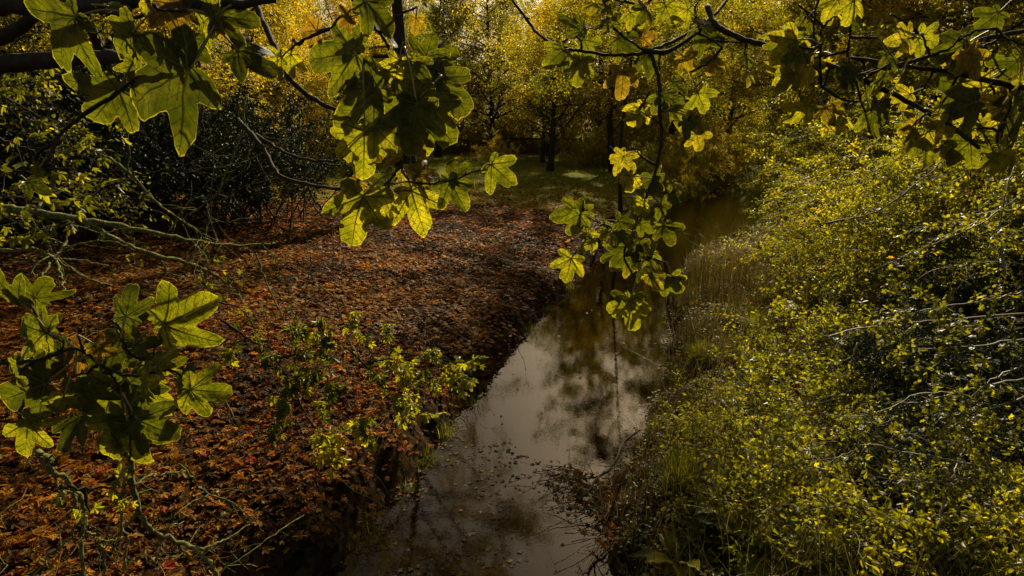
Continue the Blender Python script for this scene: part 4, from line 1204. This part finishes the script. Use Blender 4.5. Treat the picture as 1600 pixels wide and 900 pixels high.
# ------------------------------------------------------------------ near maple branches: every leaf its own part
def maple_branch(lab, depth, nets, leaves, seed, name='maple_branch', djit=.05, twig='twig'):
    g2 = np.random.default_rng(seed)
    root = empty(name, tuple(P3(nets[0][0][0][0], nets[0][0][0][1], depth)), lab, 'maple branch')
    loc = np.array(root.location)
    tb = MB(); net = []
    for pp, r0, r1 in nets:
        pts = [P3(p[0], p[1], depth * (p[2] if len(p) > 2 else 1.0)) for p in pp]
        q, r = refine(pts, np.linspace(r0, r1, len(pts)), 8, max(r1 * .18, .0006), g2)
        tb.tube(q - loc, r, 9); net.append(q)
        # buds
        for t in np.arange(.15, 1, .22):
            p, T = path_at(q, np.array([t]))
            bd = unit(T[0] + g2.normal(0, .8, 3))
            tb.tube([p[0] - loc, p[0] - loc + bd * (r1 * 1.6 + .003)], [r1 * .7 + .0008, r1 * .3], 5)
    netp = np.concatenate(net)
    for i, L in enumerate(leaves):
        px, py, ax, sz, tint = L[:5]
        pitch = R(L[5]) if len(L) > 5 else R(g2.uniform(-38, 38))
        roll = R(L[6]) if len(L) > 6 else R(g2.uniform(-35, 35))
        dj = depth * (1 + g2.uniform(-djit, djit))
        J = P3(px, py, dj)
        a = R(ax)
        X0 = math.cos(a) * RT + math.sin(a) * UP; N0 = -FW
        X = X0 * math.cos(pitch) - N0 * math.sin(pitch); N = N0 * math.cos(pitch) + X0 * math.sin(pitch)
        Y = np.cross(N, X)
        N, Y = N * math.cos(roll) + Y * math.sin(roll), Y * math.cos(roll) - N * math.sin(roll)
        S = .93 * sz * dj / FPX / max(.62, math.cos(pitch) ** .6)
        v, f3, f4, uv = big_leaf(S, seed * 100 + i, droop=g2.uniform(.12, .42), fold=g2.uniform(.25, .7))
        W = v[:, :1] * X + v[:, 1:2] * Y + v[:, 2:] * N
        b = MB(); b.add(W, np.zeros((0, 3), int), tint, uv); b.n = 0
        b.v = [W.astype(np.float32)]; b.f3 = [f3]; b.f4 = [f4]; b.n = len(W)
        lf = b.build('leaf', M['fg'], root); lf.location = tuple(J - loc)
        # petiole to a point behind, then a side twig to the nearest twig
        pl = S * g2.uniform(.5, .85)
        E = J - X * pl + UP * pl * .15
        k = np.argmin(np.linalg.norm(netp - E, axis=1)); C = netp[k]
        far = np.linalg.norm(C - E)
        pb = MB()
        if far < S * .9: E = C
        mid = (J + E) / 2 + UP * S * .05 - X * S * .05
        q, r = refine([J - J, mid - J, E - J], [.0011, .0008, .0014], 5, 0, g2)
        pb.tube(q, np.asarray(r) * (0.6 + .6 * S / .06), 6, g2.random())
        # visible midribs start: short raised nerve along the lobe
        pb.build('petiole', M['petiole'], lf)
        if far >= S * .9:
            m2 = (E + C) / 2 + g2.normal(0, .1, 3) * far
            q, r = refine([C - loc, m2 - loc, E - loc], [.0028, .002, .0014], 6, .0006, g2)
            tb.tube(q, np.asarray(r) * (.5 + .5 * depth), 6)
            netp = np.concatenate([netp, q + loc])
    tb.build('twig', M[twig], root)
    return root


maple_branch('dark thick maple limb in the top left corner with large shaded leaves', .46, [
    ([(-120, 118, 1.5), (0, 101, 1.45), (90, 93, 1.35), (170, 88, 1.2), (235, 100, 1.05), (290, 100, 1.0)], .0135, .0016),
    ([(-120, 10, 1.5), (0, 8, 1.45), (110, 8, 1.3), (200, 2, 1.1), (340, 8, 1.0), (430, 0, 1.05)], .0125, .0025),
    ([(-120, 75, 1.5), (0, 60, 1.5), (60, 20, 1.4), (100, 10, 1.3)], .010, .004),
    ([(200, 2, 1.1), (208, 48, 1.0), (222, 90, 1.0)], .0018, .001),
    ([(230, 100, 1.05), (205, 128, 1.0), (186, 142, 1.0)], .0015, .001)],
    [(295, 110, 200, 146, .12, 5, 5), (118, 25, 218, 104, .22, 10, -10), (208, 50, 205, 66, .34, 15, 10), (186, 140, 222, 92, .27, 8, 35),
     (268, 5, 285, 62, .84, 5, 20), (338, 24, 178, 70, .46, 25, 0), (342, 26, 5, 62, .33, 20, 10), (342, 30, 272, 32, .83, 0, 0), (285, 62, 320, 44, .22, 10, 0), (372, 80, 330, 66, .16, 5, 15),
     (215, 100, 245, 40, .36, 20, 40), (170, 10, 20, 30, .48, 30, 20), (228, 2, 250, 24, .7, 10, 0), (45, 285, 330, 34, .2, 0, 10), (62, 262, 200, 34, .25, 30, 10)], 1)

maple_branch('hanging maple branch left of centre with bright backlit green and yellow leaves', .66, [
    ([(385, -30, 1.2), (405, 20, 1.15), (430, 75, 1.1), (455, 125, 1.08), (500, 160, 1.05), (548, 180, 1.0), (600, 190, 1.0)], .0048, .0018),
    ([(530, -30, 1.0), (565, 20, 1.0), (600, 60, 1.0), (615, 92, 1.0), (640, 130, 1.0), (655, 165, 1.0), (650, 210, .98), (625, 260, .98), (600, 290, .98), (572, 302, .98)], .0019, .0014),
    ([(615, 92, 1.0), (660, 100, 1.0), (690, 118, 1.0)], .0014, .001),
    ([(625, 260, .98), (645, 285, .97), (700, 282, .97), (765, 258, .97)], .0014, .0009),
    ([(375, 190, 1.3), (410, 230, 1.25), (435, 272, 1.2), (480, 288, 1.15), (540, 297, 1.05), (575, 300, .98)], .0034, .0018),
    ([(480, 288, 1.15), (492, 315, 1.15), (512, 335, 1.15)], .0017, .0012),
    ([(400, 210, 1.3), (450, 240, 1.2), (500, 252, 1.15), (545, 248, 1.1)], .0024, .0014)],
    [(556, 84, 178, 100, .36, 10, 5), (552, 80, 120, 46, .40, 10, 0), (495, 48, 175, 42, .85, 10, 10), (548, 26, 190, 34, .88, 20, 0), (572, 2, 325, 62, .30, 30, 20), (590, 28, 305, 48, .32, 40, 55),
     (650, 28, 260, 26, .80, 15, 10), (665, 90, 75, 50, .36, 10, 0), (676, 85, 15, 52, .40, 15, 10), (624, 94, 250, 46, .66, 20, 10), (640, 96, 320, 46, .42, 5, 20), (677, 118, 352, 62, .38, 20, 30), (675, 120, 318, 88, .33, 15, 20),
     (584, 140, 222, 92, .36, 5, -5), (590, 138, 160, 72, .30, 10, 10), (651, 163, 262, 86, .38, 0, 5), (657, 165, 322, 84, .34, 20, 10), (648, 160, 190, 70, .3, 15, 5),
     (570, 205, 266, 80, .52, 5, 5), (585, 200, 318, 62, .58, 10, 10), (560, 210, 225, 58, .50, 20, 0), (660, 185, 272, 62, .42, 15, 0),
     (567, 306, 252, 84, .57, 0, 0), (643, 298, 285, 74, .66, 0, 0), (600, 308, 290, 42, .62, 15, 10), (560, 285, 225, 34, .84, 20, 0), (600, 255, 70, 34, .80, 15, 0), (608, 290, 150, 44, .30, 20, 0), (650, 272, 8, 46, .78, 30, 10),
     (703, 283, 300, 56, .37, 5, 10), (703, 282, 38, 46, .34, 0, 5), (768, 257, 320, 52, .40, 10, 0), (640, 262, 260, 34, .72, 10, 10), (655, 215, 275, 34, .80, 20, 10), (440, 90, 200, 42, .55, 25, 10), (455, 85, 255, 36, .62, 20, 0)], 2)

maple_branch('small green and orange maple leaves hanging from the top centre', 1.2, [
    ([(780, -30, 1.1), (815, 20, 1.08), (850, 60, 1.05), (900, 78, 1.0), (960, 86, 1.0), (1005, 82, 1.0), (1060, 60, 1.05), (1120, 20, 1.1), (1150, -30, 1.2)], .003, .004),
    ([(930, -30, 1.0), (950, 20, 1.0), (960, 45, 1.0), (1000, 75, 1.0), (1018, 90, 1.0)], .003, .002),
    ([(1005, 80, 1.0), (1045, 80, 1.0), (1095, 48, 1.0)], .006, .003)],
    [(910, 48, 155, 44, .38), (910, 46, 60, 26, .38), (957, 40, 115, 40, .42), (913, 62, 302, 36, .38), (880, 78, 225, 40, .42), (907, 95, 262, 42, .45, 5, 0), (974, 113, 268, 44, .80, 5, 0), (965, 60, 320, 46, .22), (1008, 85, 285, 40, .18),
     (1005, 60, 25, 28, .82), (1095, 45, 318, 50, .2), (1098, 40, 55, 34, .48), (1052, 128, 330, 32, .2), (1068, 88, 320, 34, .78), (1120, 90, 240, 30, .78), (1165, 85, 270, 28, .5), (1167, 112, 275, 26, .72), (1090, 145, 310, 38, .48),
     (960, 10, 200, 30, .5), (985, 20, 320, 32, .6), (1010, 15, 250, 30, .3), (1040, 10, 290, 34, .5), (930, 5, 250, 26, .7), (1075, 15, 210, 30, .55), (870, 85, 190, 28, .25)], 3)

maple_branch('long hanging maple twig before the stream with green and yellow leaves', 1.15, [
    ([(1018, 85, 1.04), (1030, 130, 1.03), (1031, 180, 1.02), (1034, 215, 1.01), (1024, 270, 1.0), (1012, 300, 1.0), (1000, 335, 1.0), (985, 365, 1.0), (975, 400, 1.0), (990, 435, 1.0), (985, 468, 1.0)], .0042, .0016),
    ([(1034, 195, 1.0), (1010, 180, 1.0), (990, 165, 1.0)], .0018, .001), ([(1032, 190, 1.0), (1060, 205, 1.0), (1085, 215, 1.0)], .0018, .001),
    ([(1012, 300, 1.0), (1030, 318, 1.0), (1042, 350, 1.0)], .0016, .001), ([(985, 365, 1.0), (940, 350, 1.0), (910, 335, 1.0)], .0018, .001), ([(975, 400, 1.0), (1010, 398, 1.0)], .0014, .001),
    ([(985, 365, 1.0), (925, 375, 1.0), (893, 402, 1.0)], .0014, .001)],
    [(1035, 148, 250, 34, .3), (1005, 165, 240, 38, .7), (1035, 150, 340, 38, .33), (1050, 172, 300, 42, .66), (1068, 190, 330, 40, .3), (1088, 208, 300, 34, .74), (1000, 180, 200, 30, .62),
     (968, 246, 320, 38, .74), (975, 244, 190, 26, .72), (990, 276, 258, 30, .68), (985, 275, 180, 24, .66), (1019, 280, 262, 34, .28, 5, 0), (1020, 280, 20, 28, .3), (1050, 285, 300, 26, .52), (1003, 313, 250, 26, .68), (1032, 320, 305, 34, .35),
     (906, 333, 188, 50, .36, 0, 0), (906, 335, 255, 36, .40, 10, 0), (908, 330, 330, 32, .36), (966, 345, 350, 34, .24), (920, 365, 290, 28, .66), (925, 372, 230, 26, .64), (955, 355, 240, 30, .42), (965, 362, 310, 42, .36), (948, 362, 280, 26, .72),
     (986, 384, 235, 52, .16, 5, 5), (990, 385, 325, 34, .2), (970, 395, 190, 34, .25), (893, 404, 255, 44, .62, 0, 0), (1012, 397, 290, 36, .5), (1014, 396, 60, 22, .5), (1037, 352, 285, 36, .36), (1005, 415, 290, 30, .18), (1015, 430, 300, 30, .72), (980, 412, 260, 24, .7),
     (1040, 440, 330, 40, .28), (985, 470, 278, 52, .52, 0, 0), (988, 470, 330, 42, .5, 10, 10), (982, 470, 205, 40, .48, 10, 0), (1050, 432, 300, 30, .42), (1000, 350, 330, 30, .3)], 4)

gx = np.random.default_rng(77)
extra = []
for i in range(26):
    t = gx.random(); px = 1210 + 390 * t; py = 30 + 190 * t * gx.random() + gx.normal(0, 22) + 50
    extra.append((px, py, gx.uniform(180, 380), gx.uniform(26, 46) * (1 + .3 * t), float(gx.choice([.2, .28, .36, .45, .45, .36, .72])), gx.uniform(20, 62), gx.uniform(-50, 50)))
maple_branch('long dark maple branch crossing the upper right corner with crowded leaves', 1.0, [
    ([(1105, 10, 1.25), (1120, 40, 1.2), (1165, 62, 1.15), (1230, 80, 1.1), (1290, 100, 1.05), (1335, 118, 1.0), (1390, 145, .98), (1440, 170, .95), (1490, 200, .92), (1530, 232, .9)], .0065, .003),
    ([(1340, 117, 1.0), (1400, 103, 1.0), (1470, 82, 1.0), (1540, 60, 1.0), (1620, 45, 1.0)], .003, .0035),
    ([(1330, 90, 1.05), (1400, 102, 1.0), (1480, 112, 1.0), (1550, 128, .95), (1620, 140, .95)], .003, .005),
    ([(1250, 20, 1.1), (1262, 60, 1.1), (1285, 100, 1.05)], .0025, .002), ([(1335, 118, 1.0), (1350, 170, 1.0), (1365, 185, 1.0)], .002, .001),
    ([(1290, -30, 1.1), (1275, 10, 1.1), (1258, 30, 1.1)], .003, .002)],
    [(1310, -2, 240, 38, .64), (1332, 2, 270, 38, .62), (1238, 113, 235, 40, .52, 0, 0), (1260, 165, 235, 38, .55), (1288, 168, 270, 34, .76), (1300, 166, 340, 34, .74), (1320, 186, 260, 26, .66), (1358, 172, 290, 50, .38, 10, 30), (1362, 174, 335, 44, .2),
     (1322, 118, 250, 30, .14), (1340, 115, 170, 40, .14), (1420, 60, 190, 40, .72), (1435, 60, 350, 42, .5), (1512, 82, 300, 50, .80, 10, 10), (1510, 84, 200, 40, .78), (1500, 130, 180, 60, .2), (1465, 178, 320, 48, .5), (1430, 195, 200, 40, .76), (1450, 205, 350, 42, .72),
     (1525, 160, 200, 62, .18), (1535, 165, 320, 66, .16), (1575, 180, 300, 56, .16), (1590, 150, 200, 34, .45), (1560, 240, 300, 42, .5), (1470, 212, 280, 42, .7), (1560, 20, 220, 40, .2), (1400, 45, 330, 40, .24), (1270, 55, 210, 34, .3), (1250, 30, 300, 34, .48), (1320, 30, 330, 30, .2),
     (1590, 95, 230, 46, .2), (1580, 120, 340, 40, .24), (1385, 85, 290, 34, .36)] + extra, 5, djit=.09)

maple_branch('low spray of large maple leaves at the left edge, lowest of the near branches', .6, [
    ([(-60, 560, 1.0), (0, 567, 1.0), (60, 563, 1.0), (120, 545, 1.0), (165, 575, 1.0), (215, 588, 1.0), (265, 578, 1.0), (300, 605, 1.0)], .0022, .0012),
    ([(60, 563, 1.0), (100, 540, 1.0), (75, 520, 1.0)], .0013, .001), ([(215, 588, 1.0), (235, 560, 1.02), (255, 512, 1.04)], .0012, .001),
    ([(-60, 655, 1.0), (0, 659, 1.0), (46, 658, 1.0)], .0016, .001), ([(165, 575, 1.0), (195, 620, 1.0), (205, 660, 1.0), (202, 720, 1.0)], .0016, .001)],
    [(73, 519, 168, 76, .42, 5, 0), (60, 515, 95, 50, .40, 10, 0), (30, 470, 120, 52, .22), (55, 465, 40, 46, .22), (197, 494, 82, 58, .20, 5, 0), (192, 500, 10, 44, .22), (257, 508, 28, 94, .48, 0, 0), (262, 510, 300, 42, .5, 10, 0), (190, 530, 255, 62, .17), (205, 545, 20, 46, .24),
     (70, 600, 200, 100, .18, 5, 5), (100, 570, 160, 66, .24, 10, 10), (180, 555, 230, 92, .20, 5, 0), (120, 600, 280, 72, .22, 10, 0), (178, 605, 248, 96, .42, 5, 25), (205, 600, 300, 70, .2), (150, 540, 330, 34, .86), (125, 555, 190, 48, .92, 25, 10),
     (222, 600, 318, 52, .58, 5, 0), (225, 598, 10, 42, .56), (212, 575, 80, 36, .55, 10, 30), (298, 608, 350, 60, .42, 10, 0), (298, 610, 300, 54, .46, 10, 0), (292, 605, 100, 44, .44), (245, 572, 50, 40, .56, 20, 20), (240, 575, 250, 34, .54), (258, 575, 20, 32, .58),
     (200, 662, 282, 80, .40, 5, 0), (215, 655, 330, 72, .28, 5, 0), (196, 655, 238, 88, .46, 5, 5), (45, 659, 258, 66, .52, 0, 0), (42, 655, 330, 44, .46), (120, 655, 250, 56, .2), (100, 620, 240, 44, .56, 10, 40), (25, 590, 60, 44, .36)], 6)

build_world()
cam = bpy.data.cameras.new('camera'); cam.sensor_width = 36; cam.lens = 36 * FPX / 1600
cam.clip_start = .02; cam.clip_end = 3000
co = bpy.data.objects.new('camera', cam); COL.objects.link(co)
co.location = CAM; co.rotation_euler = (math.pi / 2 - PITCH, 0, 0)
SC.camera = co
vs = SC.view_settings
vs.view_transform = 'Standard'; vs.look = 'None'; vs.gamma = 1; vs.exposure = EXPO; vs.use_curve_mapping = False
SC.cycles.max_bounces = 6; SC.cycles.diffuse_bounces = 2; SC.cycles.glossy_bounces = 2; SC.cycles.transmission_bounces = 4
SC.cycles.transparent_max_bounces = 8; SC.cycles.caustics_reflective = False; SC.cycles.caustics_refractive = False
SC.cycles.sample_clamp_indirect = 3.0
